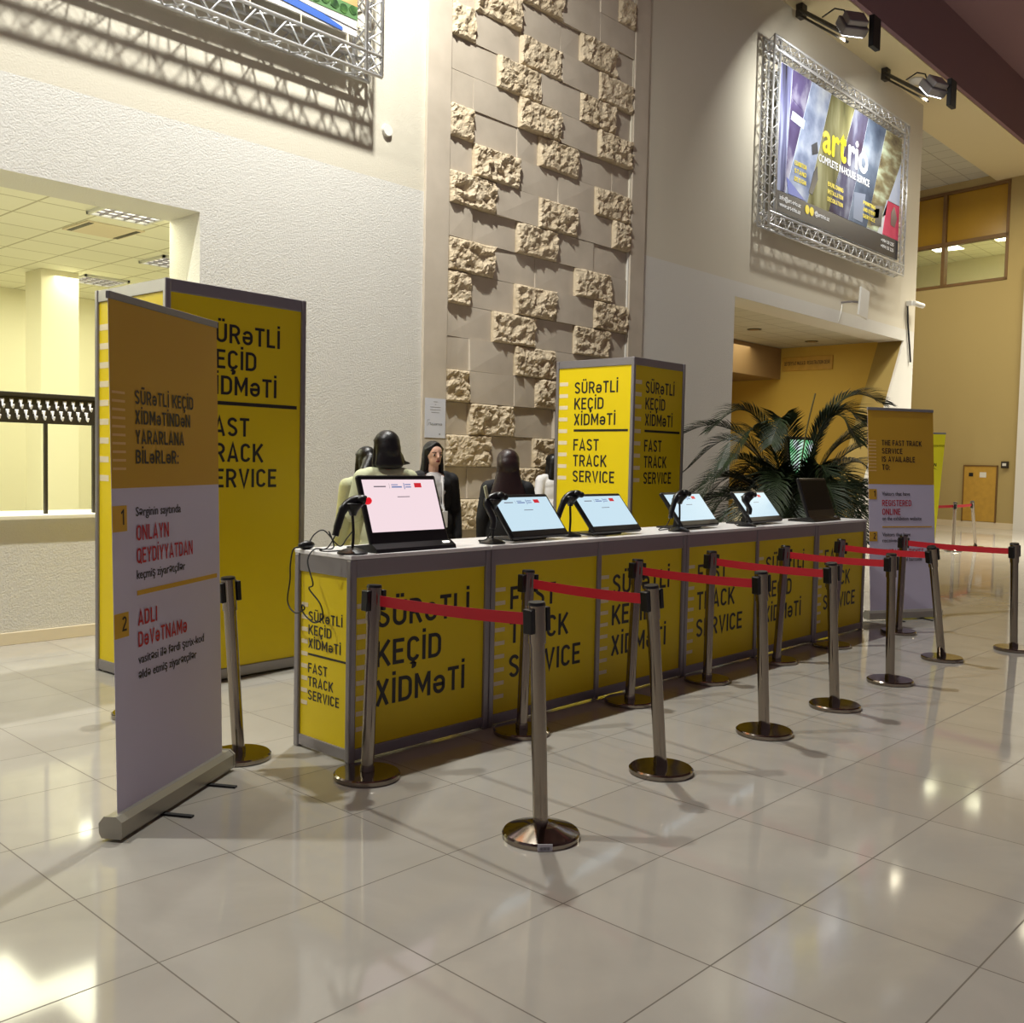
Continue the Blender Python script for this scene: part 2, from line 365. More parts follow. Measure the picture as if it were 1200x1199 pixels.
def caps(s): return all(ch in 'OQCÇGDUÜSƏRPBTLIİKEFXMNAVYH:12 ' for ch in s)
def text_mesh(s, h, bold=0, depth=.0012, xs=.92, align='LEFT', lead=0):
    """list of verts/faces of flat lettering in the XZ plane, cap height h, facing -Y"""
    if caps(s): return stroke_text(s, h, .118+bold*2.6)
    cu = bpy.data.curves.new('t', 'FONT'); cu.body = s; cu.align_x = align; cu.extrude = .5; cu.resolution_u = 3
    if lead: cu.space_line = lead
    o = bpy.data.objects.new('t', cu); COL.objects.link(o)
    bpy.context.view_layer.update()
    me = bpy.data.meshes.new_from_object(o.evaluated_get(bpy.context.evaluated_depsgraph_get()))
    bpy.data.objects.remove(o); bpy.data.curves.remove(cu)
    k = h/.727                                                    # cap height of the built-in font
    me.transform(Matrix(((k*xs, 0, 0, 0), (0, 0, -depth, 0), (0, k, 0, 0), (0, 0, 0, 1))))
    if bold:
        bm = bmesh.new(); e = h*bold*1.6
        for k_, (dx, dz) in enumerate(((-e, 0), (e, 0), (0, e), (0, -e))):
            me.transform(T(dx, -.0005*k_, dz)); bm.from_mesh(me); me.transform(T(-dx, .0005*k_, -dz))
        bm.to_mesh(me); bm.free()
    return me
def text(name, s, h, M, mat, parent, bold=0, xs=.92, align='LEFT', label=None, lead=0, fitw=None):
    me = text_mesh(s, h, bold, xs=xs, align=align, lead=lead)
    if fitw:
        x = [v.co.x for v in me.vertices]; k = fitw/max(1e-6, max(x)-min(x)); me.transform(Matrix.Diagonal((k, 1, 1, 1)))
    me.transform(M)
    me.name = name; o = bpy.data.objects.new(name, me); COL.objects.link(o); me.materials.append(mat); o.parent = parent
    if label: o['label'] = label
    return o

# ------------------------------------------------------------------ the setting
m = MB(); m.box(-9, 40, -14, 14, -.2, 0); struct(m.build('floor', FLOORM))
# long wall: slabs around the two openings and the stone niche
NX0, NX1 = 4.67, 8.08
m = MB()
WT = 9.25; YB = YW+.55
m.box(-9, -3.2, YW, YB, 0, WT)
m.box(-3.2, 1.61, YW, YB, 0, 1.0)
m.box(-3.2, 1.61, YW, YB, 3.73, WT)
m.box(1.61, NX0, YW, YB, 0, WT)
m.box(NX0, NX1, YW+.06, YB, 0, WT)
m.box(NX1, 10.95, YW, YB, 0, WT)
m.box(10.95, 18.4, YW, YB, 4.24, WT)
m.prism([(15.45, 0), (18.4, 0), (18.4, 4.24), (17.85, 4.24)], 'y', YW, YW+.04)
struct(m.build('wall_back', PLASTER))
m = MB(); m.prism([(15.45, 0), (18.4, 0), (18.4, 4.24), (17.85, 4.24)], 'y', YW+.04, YB); struct(m.build('wall_back', plain('shaded_reveal_olive', (150, 128, 66), .75)))  # pier reveal, its shade put into the darker olive colour
m = MB(); m.box(-3.2, 1.62, YW-.05, YB+.05, 1.0, 1.035, .006); struct(m.build('trim_1', LEDGE))
m = MB(); m.box(4.30, 4.655, YW-.035, YW-.001, 0, WT-.02, .004)
struct(m.build('trim_2', STONEF))
m = MB(); m.box(8.095, 8.42, YW-.03, YW-.001, 0, WT-.02, .004); struct(m.build('trim_3', STONEF))
m = MB(); m.box(-9, 4.28, YW-.018, YW-.001, 0, .1, .004); m.box(8.44, 10.9, YW-.018, YW-.001, 0, .1, .004); struct(m.build('baseboard_back', CREAMTRIM))
# stone niche: running bond of smooth slabs with rough bosses
HW, RH, Z0 = (NX1-NX0)/9, .372, 1.84
ROCK = {12: [(0, 1), (3, 2), (7, 2)], 13: [(1, 2), (6, 2)], 14: [(3, 2)], 15: [(8, 1), (1, 2)], 16: [(5, 2)], 18: [(2, 2), (7, 2)], 17: [(0, 2)], 11: [(2, 2), (6, 2)], 10: [(3, 2), (7, 2)], 9: [(0, 1), (4, 2)],
        8: [(1, 2), (7, 2)], 7: [(0, 2), (4, 2), (8, 1)], 6: [(3, 2)], 5: [(0, 2), (6, 2)], 4: [(0, 1), (3, 2), (7, 2)], 3: [(2, 2), (6, 2)], 2: [(3, 2)],
        1: [(0, 1), (4, 2)], 0: [(1, 2)], -1: [(0, 2), (4, 2)], -2: [(3, 2)], -3: [(0, 2), (5, 2)], -4: [(4, 2)]}
rng = random.Random(3)
flat, rough = MB(), MB()
def rough_block(mb, x0, x1, z0, z1, y, depth):
    nx = max(6, int((x1-x0)/.02)); nz = 18
    ph = [rng.uniform(0, 6.28) for _ in range(8)]; pk = [(rng.uniform(x0, x1), rng.uniform(z0, z1), rng.uniform(.35, 1), rng.uniform(.02, .045)) for _ in range(int(40*(x1-x0)/.75))]
    g = []
    for j in range(nz+1):
        row = []
        for i in range(nx+1):
            x = x0+(x1-x0)*i/nx; z = z0+(z1-z0)*j/nz
            e = min(i, nx-i, j, nz-j)
            q = Vector((x*5.2+ph[0], ph[1], z*6.5+ph[2]))
            q += .35*noise.noise_vector(q*1.7)
            h = noise.ridged_multi_fractal(q, .85, 2.3, 4, .95, 1.7)/1.9
            b = max([a*max(0, 1-math.hypot(x-px, z-pz)/(s*1.6)) for px, pz, a, s in pk]+[0])
            h = depth*(.25+.62*min(1.15, h)+.28*b)*(1 if e else .55)
            jx = rng.uniform(-.008, .008) if 0 < i < nx else 0; jz = rng.uniform(-.008, .008) if 0 < j < nz else 0
            row.append(mb.bm.verts.new((x+jx, y-max(.01, h), z+jz)))
        g.append(row)
    back = {}
    for j in range(nz):
        for i in range(nx): mb.bm.faces.new((g[j][i], g[j][i+1], g[j+1][i+1], g[j+1][i]))
    ring = [g[0][i] for i in range(nx+1)] + [g[j][nx] for j in range(1, nz+1)] + [g[nz][i] for i in range(nx-1, -1, -1)] + [g[j][0] for j in range(nz-1, 0, -1)]
    bk = [mb.bm.verts.new((v.co.x, y+.02, v.co.z)) for v in ring]
    for k in range(len(ring)): mb.bm.faces.new((ring[k], bk[k], bk[(k+1) % len(ring)], ring[(k+1) % len(ring)]))
ys = YW+.02
for row in range(-5, 20):
    z0 = Z0+row*RH; z1 = min(z0+RH, WT-.01); z0 = max(z0, 0)
    occ = [False]*9
    for c, n in ROCK.get(row, []):
        rough_block(rough, NX0+c*HW+.004, NX0+(c+n)*HW-.004, z0+.004, z1-.004, ys, rng.uniform(.085, .125))
        for k in range(c, min(9, c+n)): occ[k] = True
    i = 0; par = row % 2
    while i < 9:
        if occ[i]: i += 1; continue
        n = 1 if (i == 0 and par == 0) or i == 8 or occ[i+1] else 2
        dy = rng.choice((0, 0, .012, .03, -.012)); tl = rng.uniform(0, .03)
        x0, x1 = NX0+i*HW+.002, NX0+(i+n)*HW-.002
        flat.poly([(x0, ys-dy-tl, z0+.002), (x1, ys-dy, z0+.002), (x1, ys-dy, z1-.002), (x0, ys-dy-tl*.3, z1-.002), (x0, ys+.04, z0+.002), (x1, ys+.04, z0+.002), (x1, ys+.04, z1-.002), (x0, ys+.04, z1-.002)],
                  [(0, 1, 2, 3), (5, 4, 7, 6), (4, 0, 3, 7), (1, 5, 6, 2), (3, 2, 6, 7), (4, 5, 1, 0)])
        i += n
struct(flat.build('wall_back', STONEF)); struct(rough.build('wall_back', STONER))
# soffit and high dark ceiling of the hall
m = MB(); m.box(-9, 40, 3.48, YB, WT, WT+.3); struct(m.build('ceiling', SOFFITM))
m = MB(); m.box(-9, 40, -14, 3.48, 10.6, 10.8); m.box(-9, 40, 3.40, 3.479, WT+.02, 10.6); struct(m.build('ceiling', MAROON))
# cloakroom behind the left opening
m = MB(); m.box(-9, 6, YB, 11.2, 3.85, 4.0); struct(m.build('ceiling', CEILT))
m = MB(); m.box(-9, 6, 11.0, 11.2, 0, 3.85); m.box(5.8, 6, YB, 11, 0, 3.85); m.box(-9, -8.8, YB, 11, 0, 3.85); struct(m.build('wall_back', CREAMW))
m = MB(); m.box(2.08, 2.56, 9.0, 9.5, 0, 3.85, .01); struct(m.build('wall_left', CREAMW))
# registration room behind the right opening
m = MB(); m.box(10.2, 18.25, YB, 8.9, 4.3, 4.5); struct(m.build('ceiling', CEILG))
m = MB(); m.box(18.25, 18.4, YB, 8.9, 0, 4.5); struct(m.build('wall_right', YWALL))
m = MB(); m.box(10.2, 18.25, 8.75, 8.9, 0, 4.3); m.box(10.2, 10.35, YB, 8.75, 0, 4.3); struct(m.build('wall_back', YWALL))
m = MB(); m.box(15.0, 18.24, 7.32, 8.74, 3.58, 4.29, .005); struct(m.build('trim_4', BROWNB))
# far end of the hall
DX, DY = .168, .986
def farM(x, y): return T(x, y, 0) @ RZ(math.atan2(DY, DX))      # local +X runs away along the wall
FM = farM(25.0, 4.0)
m = MB(); FMW = 3.5
m.box(.0, 9, -.25, 0, 0, 6.62, M=FM); m.box(0, .52, -.25, 0, 6.62, 9.5, M=FM); m.box(.52, 9, -.25, 0, 9.22, 9.5, M=FM); m.box(6, 9, -.25, 0, 6.62, 9.22, M=FM)
struct(m.build('wall_far', TANWALL))
m = MB(); m.box(-.02, 9, 0, .03, 0, .16, M=FM); struct(m.build('baseboard_far', CREAMTRIM))
m = MB(); m.box(-3, .0, -.5, .1, 0, 6.9, M=FM); struct(m.build('wall_right', WHITEWALL))
m = MB(); m.box(-12, 0, -.6, -.52, 0, 10.6, M=FM); struct(m.build('wall_right', TANWALL))
m = MB(); m.box(18.4, 40, 4.9, 12, 9.42, 9.55); struct(m.build('ceiling', CEILG))
m = MB(); m.box(18.4, 40, 3.5, 4.9, 9.26, 9.5); struct(m.build('ceiling', SOFFITM))
# high window into a lit office
win = MB(); 
for a, b_, c, d in ((.5, 6, 6.6, 6.68), (.5, 6, 9.14, 9.22), (.5, 6, 7.74, 7.84), (.5, .58, 6.6, 9.2), (2.26, 2.36, 6.6, 9.2), (4.1, 4.2, 6.6, 9.2)):
    win.box(a, b_, -.16, .02, c, d, .006, M=FM)
wo = struct(win.build('window_1', FRAMEB))
m = MB(); m.box(.58, 6, -.1, -.08, 7.84, 9.14, M=FM); m.build('ochre_panel', OCHREGLASS, wo)
m = MB(); m.box(.58, 6, -.1, -.09, 6.68, 7.74, M=FM); m.build('glass_pane', GLASSM, wo)
m = MB(); m.box(.1, 8, -4.2, -4.0, 5, 9.6, M=FM); m.box(0, .1, -4, -.26, 5, 9.6, M=FM); m.box(0, 8, -4.2, -.26, 5.9, 6.0, M=FM); struct(m.build('wall_far', CREAMW))
m = MB(); m.box(0, 8, -4.2, -.26, 8.15, 8.3, M=FM); struct(m.build('ceiling', CEILT))
for k, (a, b_) in enumerate(((1.3, -1.6), (1.0, -2.9), (3.2, -1.7))):
    t = thing('ceiling_light', FM @ Vector((a, b_, 8.145)), ['square office ceiling light seen through the high window, nearest the glass', 'square office ceiling light deeper inside behind the high window', 'square office ceiling light behind the left pane of the high window'][k], 'light', 'office ceiling lights')
    m = MB(); m.box(-.35, .35, -.35, .35, -.03, 0, .005); m.build('frame', STEEL, t)
    m = MB(); m.box(-.3, .3, -.3, .3, -.036, -.03); m.build('diffuser', LAMPON, t)
    area('office_lamp', FM @ Vector((a, b_, 8.08)), FM @ Vector((a, b_, 0)), .8, 14, YEL)
# low service door in the far wall
d = MB(); d.box(.52, 1.42, .002, .035, .17, 1.66, .006, M=FM); do = struct(d.build('door_1', WOODY))
m = MB(); m.box(.50, .53, .003, .05, .15, 1.68, M=FM); m.box(1.41, 1.44, .003, .05, .15, 1.68, M=FM); m.box(.5, 1.44, .003, .05, 1.66, 1.69, M=FM); m.build('door_frame', FRAMEB, do)
m = MB(); m.box(1.16, 1.28, .036, .04, 1.38, 1.48, M=FM); m.build('door_label', BLACKM, do)
m = MB(); m.box(.8, .98, .036, .04, 1.36, 1.5, M=FM); m.build('door_notice', WHITEWALL, do)
o = MB(); o.box(.22, .40, .002, .08, 1.62, 1.80, .01, M=FM); o = tag(o.build('call_box', DARKMET), 'small dark square box on the tan wall right of the low service door', 'wall box')
m = MB(); m.box(.26, .36, .081, .084, 1.68, 1.75, M=FM); m.build('front_plate', WHITEWALL, o)

# ------------------------------------------------------------------ fixtures on ceilings
def ceiling_light(x, y, z, label, s=.6, group='cloakroom ceiling lights'):
    t = thing('ceiling_light', (x, y, z), label, 'light', group)
    m = MB(); h = s/2
    for a in ((-h, h, -h, -h+.03), (-h, h, h-.03, h), (-h, -h+.03, -h, h), (h-.03, h, -h, h)): m.box(*a, -.03, -.001)
    m.build('frame', STEEL, t)
    m = MB(); m.box(-h+.03, h-.03, -h+.03, h-.03, -.012, -.002); m.build('diffuser', LAMPON, t)
    m = MB()
    for k in range(1, 5):
        p = -h+s*k/5; m.box(p-.006, p+.006, -h+.03, h-.03, -.03, -.013); m.box(-h+.03, h-.03, p-.006, p+.006, -.03, -.013)
    m.build('louvre', ALU, t)
ceiling_light(1.45, 5.3, 3.85, 'louvred square ceiling light nearest the opening in the cloakroom ceiling')
ceiling_light(2.94, 7.24, 3.85, 'louvred ceiling light in the cloakroom behind the right jamb of the opening')
ceiling_light(2.92, 9.25, 3.85, 'bright ceiling light in the cloakroom just above the leaning roll-up banner')
ceiling_light(.1, 6.4, 3.85, 'cloakroom ceiling light at the far left edge of the opening')
t = thing('ceiling_vent', (1.62, 6.25, 3.85), 'cream square air vent with dark slots in the cloakroom ceiling', 'vent')
m = MB(); m.box(-.3, .3, -.3, .3, -.012, -.001, .003); m.build('frame', CREAMTRIM, t)
for xa in (-.27, .22): MB().box(xa, xa+.05, -.26, .26, -.016, -.012).build('slot', DARKMET, t)
t = thing('ceiling_vent', (.35, 8.3, 3.85), 'narrow brownish vent in the cloakroom ceiling left of the column', 'vent')
m = MB(); m.box(-.3, .3, -.12, .12, -.014, -.001, .003); m.build('frame', BROWNB, t)
for k, (x, y) in enumerate(((14.96, 6.2), (17.36, 6.14), (17.3, 7.9))):
    t = thing('downlight', (x, y, 4.3), ['unlit round downlight in the grey tiled ceiling above the left palm fronds', 'unlit round downlight in the grey tiled ceiling above the hanging sign', 'unlit round downlight in the grey tiled ceiling beside the left jamb'][k], 'light', 'downlights of the side room')
    m = MB(); m.lathe([(.0, -.012), (.13, -.012), (.15, -.001), (0, -.001)], n=24); m.build('rim', DARKMET, t, True)
    m = MB(); m.lathe([(.0, -.016), (.1, -.016), (.1, -.0125), (0, -.0125)], n=24); m.build('lens', BROWNB, t)
t = thing('smoke_detector', (16.9, 3.9, 9.25), 'small pale round detector on the soffit near the wall corner', 'detector')
m = MB(); m.lathe([(0, -.09), (.1, -.08), (.14, -.03), (.15, -.001), (0, -.001)], n=20); m.build('cover', WHITEWALL, t, True)
t = thing('ring_fitting', (11.0, .9, 10.6), 'dark ring fitting hanging from the maroon ceiling at top right', 'fitting')
m = MB(); m.tube([(.13*math.cos(a*PI/8), 0, -.5+.25*math.sin(a*PI/8)) for a in range(17)], .03, 8); m.build('ring', BLACKM, t, True)
m = MB(); m.cyl((0, 0, -.26), (0, 0, -.002), .012); m.build('rod', BLACKM, t)

# ------------------------------------------------------------------ billboards on aluminium truss
def truss_beam(p0, p1, s, out, n):
    """box truss along p0->p1 (front-lower chord corner ..) section s, built from four chords and zigzag braces"""
    m = MB(); p0 = Vector(p0); p1 = Vector(p1); d = (p1-p0).normalized(); v = Vector(out); y = Vector((0, 1, 0))
    cs = [p0, p0+v*s, p0+v*s+y*s, p0+y*s]; Ln = (p1-p0).length
    for c in cs: m.cyl(c, c+d*Ln, .019, n=8)
    for k in range(4):
        a, b = cs[k], cs[(k+1) % 4]
        for i in range(n):
            t0, t1, t2 = Ln*i/n, Ln*(i+.5)/n, Ln*(i+1)/n
            m.cyl(a+d*t0, b+d*t1, .009, n=6); m.cyl(b+d*t1, a+d*t2, .009, n=6)
    return m
def billboard(x0, x1, z0, z1, label, nx, nz, s=.2, dpt=.3):
    t = thing('billboard', ((x0+x1)/2, YW-dpt, z0), label, 'billboard', None)
    cx = (x0+x1)/2; q = lambda x, z: (x-cx, 0, z-z0)
    for nm, a, b, v, n in (('bottom_truss', q(x0, z0), q(x1, z0), (0, 0, 1), nx), ('top_truss', q(x0, z1-s), q(x1, z1-s), (0, 0, 1), nx),
                           ('side_truss', q(x0, z0), q(x0, z1), (1, 0, 0), nz), ('side_truss', q(x1-s, z0), q(x1-s, z1), (1, 0, 0), nz)):
        truss_beam(a, b, s, v, n).build(nm, STEEL, t, True)
    m = MB()
    for x in (x0+.1, cx, x1-.1):
        for z in (z0+.1, z1-.1): m.cyl((x-cx, s, z-z0), (x-cx, dpt-.002, z-z0), .02, n=8)
    m.build('wall_bracket', STEEL, t)
    return t, cx
BT, bcx = billboard(11.40, 16.92, 5.42, 8.38, 'trussed billboard with collage of photographs and large yellow and white lettering', 18, 10)
PX0, PX1, PZ0, PZ1 = 11.66, 16.70, 5.70, 8.06
def bq(x, z): return (x-bcx, z-5.42)
m = MB(); a = bq(PX0, PZ0); c = bq(PX1, PZ1); m.box(a[0], c[0], .05, .075, a[1], c[1], .003)
poster = m.build('poster', plain('poster_white', (214, 220, 230), .35), BT)
# collage: slanted strips
strips = [
  ('picture_strip', [(PX0, PZ1), (12.11, PZ1), (11.97, 6.04), (PX0, 6.04)], photo_material('print_dark_stage', (40, 36, 44), (110, 112, 150), (196, 206, 232), 1.4, 'noise', (4, 1, .35))),
  ('picture_strip', [(12.13, PZ1), (12.80, PZ1), (12.0, 6.04), (11.98, 6.04)], photo_material('print_plum_booth', (66, 50, 84), (96, 86, 126), (200, 200, 214), .9, 'noise', (1.5, 1, 1.2))),
  ('picture_strip', [(12.82, PZ1), (13.54, PZ1), (12.78, 6.04), (12.02, 6.04)], photo_material('print_pale_stand', (90, 104, 140), (160, 172, 200), (214, 222, 234), 1.6, 'noise', (1, 1, 1))),
  ('picture_strip', [(13.56, PZ1), (14.5, PZ1), (13.6, 6.04), (12.8, 6.04)], photo_material('print_olive_hall', (84, 80, 46), (128, 124, 80), (170, 168, 130), 1.1, 'noise', (2.5, 1, .5))),
  ('picture_strip', [(14.52, PZ1), (15.1, PZ1), (14.4, 6.06), (13.62, 6.06)], photo_material('print_wine_room', (50, 26, 44), (86, 84, 108), (170, 176, 190), 1.0, 'noise', (1.6, 1, .8))),
  ('picture_strip', [(15.12, PZ1), (15.92, PZ1), (15.2, 6.06), (14.42, 6.06)], photo_material('print_white_stand', (60, 70, 90), (96, 108, 128), (150, 160, 176), 1.3, 'noise', (1, 1, 1))),
  ('picture_strip', [(15.94, PZ1), (PX1, PZ1), (PX1, 7.6), (15.7, 6.08), (15.22, 6.08)], photo_material('print_brown_roof', (74, 58, 44), (140, 130, 96), (206, 220, 190), 1.5, 'noise', (1, 1, 2.6))),
  ('picture_strip', [(PX1, 7.58), (PX1, 6.76), (16.08, 6.76), (15.9, 6.4)], photo_material('print_pale_blue', (186, 198, 226), (206, 216, 236), (226, 232, 246), 1)),
  ('picture_strip', [(16.12, 6.75), (PX1, 6.75), (PX1, 6.08), (15.95, 6.08)], photo_material('print_pink_box', (200, 50, 84), (216, 70, 104), (224, 96, 124), 1.2)),
  ('dark_strip', [(PX0, 6.03), (PX1, 6.07), (PX1, PZ0+.005), (PX0, PZ0+.005)], plain('print_navy', (34, 34, 50), .35)),
]
for i, (nm, pts, mt) in enumerate(strips):
    m = MB(); P = [bq(*p) for p in pts]; m.prism(P, 'y', .046-.0004*i, .05); m.build(nm, mt, poster)
# small picture details on the collage
def shape(nm, pts, mt, y=.040): MB_ = MB(); MB_.prism([bq(*p) for p in pts], 'y', y, y+.003); MB_.build(nm, mt, poster)
NAVY = MATS['print_navy']; WHITEP = plain('print_white', (240, 242, 246), .35); YELP = plain('print_yellow', (244, 222, 20), .35); BLUEP = plain('print_blue', (96, 112, 196), .35)
GREENP = plain('print_green', (120, 176, 120), .35)
shape('picture_detail', [(12.2, 7.98), (12.72, 7.98), (12.5, 7.5), (12.1, 7.6)], MATS['print_plum_booth'])
shape('picture_detail', [(12.15, 7.4), (12.6, 7.36), (12.55, 7.2), (12.1, 7.25)], MATS['print_pale_blue'])
shape('picture_detail', [(12.02, 6.3), (12.7, 6.05), (12.1, 6.05)], BLUEP)
shape('picture_detail', [(12.98, 6.6), (13.1, 6.72), (13.14, 6.5), (12.95, 6.2), (12.82, 6.22)], NAVY)
shape('picture_detail', [(12.86, 7.02), (13.06, 7.12), (13.12, 6.94), (12.9, 6.86)], NAVY)
shape('picture_detail', [(13.9, 6.7), (14.15, 6.85), (14.2, 6.5), (13.98, 6.4)], MATS['print_wine_room'])
shape('picture_detail', [(14.6, 6.6), (15.1, 6.66), (15.0, 6.12), (14.6, 6.12)], plain('print_grey_blue', (132, 142, 164), .6))
shape('picture_detail', [(15.3, 6.5), (15.9, 6.6), (15.85, 6.2), (15.4, 6.15)], NAVY)
shape('picture_detail', [(15.5, 6.48), (15.75, 6.52), (15.72, 6.34), (15.5, 6.3)], GREENP)
shape('picture_detail', [(16.3, 6.56), (16.44, 6.7), (16.6, 6.5), (16.5, 6.3), (16.3, 6.32)], plain('print_wine', (84, 20, 46), .35))
def btxt(s, x, z, h, mt, bold=0, w=None, sl=0):
    a = bq(x, z); text('lettering', s, h, T(a[0], .038, a[1]), mt, poster, bold, fitw=w)
btxt('ar', 13.26, 7.03, .54, YELP, .022, .66); btxt('t', 13.95, 7.03, .60, YELP, .024, .28); btxt('rio', 14.25, 7.03, .54, WHITEP, .022, .86)
btxt('COMPLETE IN-HOUSE SERVICE', 13.13, 6.82, .13, WHITEP, .02, 2.1)
for k, s_ in enumerate(('EXHIBITION', 'STAND', 'DESIGN')): btxt(s_, 12.28, 6.56-.13*k, .075, YELP, .02, .42)
for k, s_ in enumerate(('BUILDING', 'INSTALLATION', 'DECORATION')): btxt(s_, 13.52, 6.48-.13*k, .075, YELP, .02, .62)
for k, s_ in enumerate(('PRINTING', 'AND EVENT', 'SERVICE')): btxt(s_, 15.0, 6.46-.12*k, .07, YELP, .02, .55)
btxt('info@art-trio.az', 11.80, 5.90, .075, WHITEP, .012, .74); btxt('www.art-trio.az', 11.80, 5.79, .075, WHITEP, .012, .74)
for k in (0, 1):
    a = bq(12.78+.17*k, 5.92); m = MB(); m.cyl((a[0], .036, a[1]), (a[0], .041, a[1]), .075, n=20); m.build('badge', YELP, poster)
btxt('@arttrio.az', 13.06, 5.88, .08, WHITEP, .012, .56)
btxt('+994 50 225', 15.86, 5.93, .065, WHITEP, .02, .62); btxt('+994 55 225', 15.86, 5.82, .065, WHITEP, .02, .62)
m = MB()
for x in (11.62, 16.74):
    for z in (5.9, 6.6, 7.3, 7.9): a = bq(x-.03, z); c = bq(x+.03, z); m.cyl((a[0], .03, a[1]), (c[0], .05, c[1]), .006, n=6)
m.build('tension_tie', WHITEINK, BT)

BL, lcx = billboard(-3.6, 3.44, 5.38, 8.4, 'trussed billboard above the cloakroom showing green trees beside a blue river', 22, 10)
def lq(x, z): return (x-lcx, z-5.38)
a = lq(-3.3, 5.70); c = lq(3.16, 8.1); m = MB(); m.box(a[0], c[0], .05, .075, a[1], c[1], .003)
lp = m.build('poster', plain('poster_sand', (206, 202, 194), .6), BL)
def lshape(nm, pts, mt, y=.044): q_ = MB(); q_.prism([lq(*p) for p in pts], 'y', y, .05); q_.build(nm, mt, lp)
ORG = photo_material('print_orange_haze', (150, 84, 46), (190, 124, 74), (206, 160, 118), .8)
GRN = photo_material('print_tree_green', (18, 40, 20), (44, 76, 34), (80, 116, 56), 9, 'noise'); BLU = plain('print_river_blue', (44, 84, 160), .6); BRN = plain('print_brown', (96, 70, 56), .6)
lshape('picture_sky', [(-3.3, 5.98), (2.4, 6.0), (3.16, 5.98), (3.16, 8.1), (-3.3, 8.1)], ORG, .046)
lshape('picture_park', [(-3.3, 5.88), (3.16, 5.86), (3.16, 5.99), (-3.3, 6.02)], plain('print_park_green', (74, 110, 62), .6), .0455)
lshape('picture_river', [(1.6, 5.84), (2.3, 5.83), (2.75, 5.79), (2.98, 5.74), (2.98, 5.705), (2.6, 5.735), (2.2, 5.765), (1.6, 5.77)], BLU, .043)
lshape('picture_ground', [(-3.3, 5.705), (2.0, 5.705), (1.5, 5.80), (.4, 5.86), (-3.3, 5.9)], BRN, .045)
lshape('picture_path', [(1.5, 5.88), (2.4, 5.865), (3.16, 5.80), (3.16, 5.77), (2.7, 5.80), (2.3, 5.835), (1.5, 5.85)], plain('print_path', (196, 190, 186), .6), .0425)
for k in range(18):
    x = 1.2+.112*k; a = lq(x, 5.90+.012*math.sin(k*2.3))
    q_ = MB(); q_.prism([(a[0]+(.05+.010*math.sin(3*j+k))*math.cos(j*PI/5), a[1]+.03+(.045)*math.sin(j*PI/5)) for j in range(10)], 'y', .041, .0445); q_.build('picture_tree', GRN, lp)
m = MB()
for k in range(12):
    x = -3.0+.55*k; a = lq(x, 5.7); m.cyl((a[0], .04, a[1]-.14), (a[0], .06, a[1]+.06), .006, n=6)
for z in (5.8, 6.1, 6.5): a = lq(3.16, z); m.cyl((a[0]-.02, .045, a[1]), (a[0]+.16, .04, a[1]), .006, n=6)
m.build('tension_tie', WHITEINK, BL)

# floodlights on sloping arms
FL_LABELS = ['grey floodlight on an arm above the upper left corner of the photo collage billboard', 'grey floodlight on an arm above the right end of the photo collage billboard',
             'floodlight with a black back just cut by the top edge, left of the others']
def floodlight(tip, root, label, aim):
    t = thing('floodlight', root, label, 'floodlight', 'floodlights on the soffit')
    tip = Vector(tip)-Vector(root); d = tip.normalized()
    m = MB(); m.cyl((0, 0, -.05), tip, .035, n=8); m.cyl((0, 0, -.14), tip+Vector((0, 0, -.1)), .02, n=8); m.box(-.09, .09, -.12, .0, -.22, -.004, .01); m.build('arm', DARKMET, t)
    a = (Vector(aim)-Vector(root)-tip).normalized(); R = a.to_track_quat('-Z', 'Y').to_matrix().to_4x4()
    Mx = Matrix.Translation(tip) @ R
    m = MB(); m.box(-.2, .2, -.16, .16, .06, .2, .02, M=Mx); m.box(-.16, .16, -.13, .13, .2, .3, .02, M=Mx); m.build('housing', ALU, t)
    m = MB(); m.box(-.17, .17, -.13, .13, .045, .058, M=Mx); m.build('lens', FLOODON, t)
    m = MB(); m.box(.08, .34, -.36, -.28, -.22, .24, .01, M=Matrix.Translation(tip)); m.build('ballast_box', BLACKM, t)
    m = MB(); m.tube([tip+Vector((.0, 0, .2)), tip+Vector((-.05, .05, .36)), tip+Vector((-.15, .15, .38)), tip+Vector((-.25, .3, .26))], .012, 6); m.build('cable', BLACKM, t, True)
floodlight((11.36, 2.78, 8.02), (12.5, 4.2, WT), FL_LABELS[0], (12.4, YW, 6.6))
floodlight((14.6, 2.78, 8.04), (16.0, 4.2, WT), FL_LABELS[1], (15.2, YW, 6.6))
floodlight((9.7, 2.78, 8.30), (10.9, 4.2, WT), FL_LABELS[2], (10.6, YW, 7.2))

# small fittings on the long wall
t = thing('round_cap', (3.76, YW, 5.0), 'white round cap on the cream wall right of the left billboard shadow', 'wall cap')
m = MB(); m.cyl((0, -.03, 0), (0, -.001, 0), .06, .065, n=24); m.build('cover', WHITEWALL, t)
t = thing('antenna_panel', (15.05, YW, 4.62), 'white tilted antenna panel under the photo collage billboard', 'antenna')
m = MB(); m.box(-.20, .20, -.34, -.30, -.26, .28, .015, M=RY(.12)); m.build('panel', WHITEWALL, t)
m = MB(); m.tube([(-.25, -.002, .02), (-.25, -.2, .02), (0, -.31, .02)], .02, 8); m.build('bracket', ALU, t)
m = MB(); m.tube([(-.25, -.02, .0), (-.3, -.02, -.2), (-.38, -.02, -.36)], .01, 6); m.build('cable', WHITEWALL, t, True)
t = thing('surveillance_camera', (17.9, YW-.012, 5.02), 'small white surveillance camera on the wall corner with hanging cable', 'camera')
m = MB(); m.box(-.04, .04, -.12, -.001, -.05, .05, .01); m.build('bracket', WHITEWALL, t)
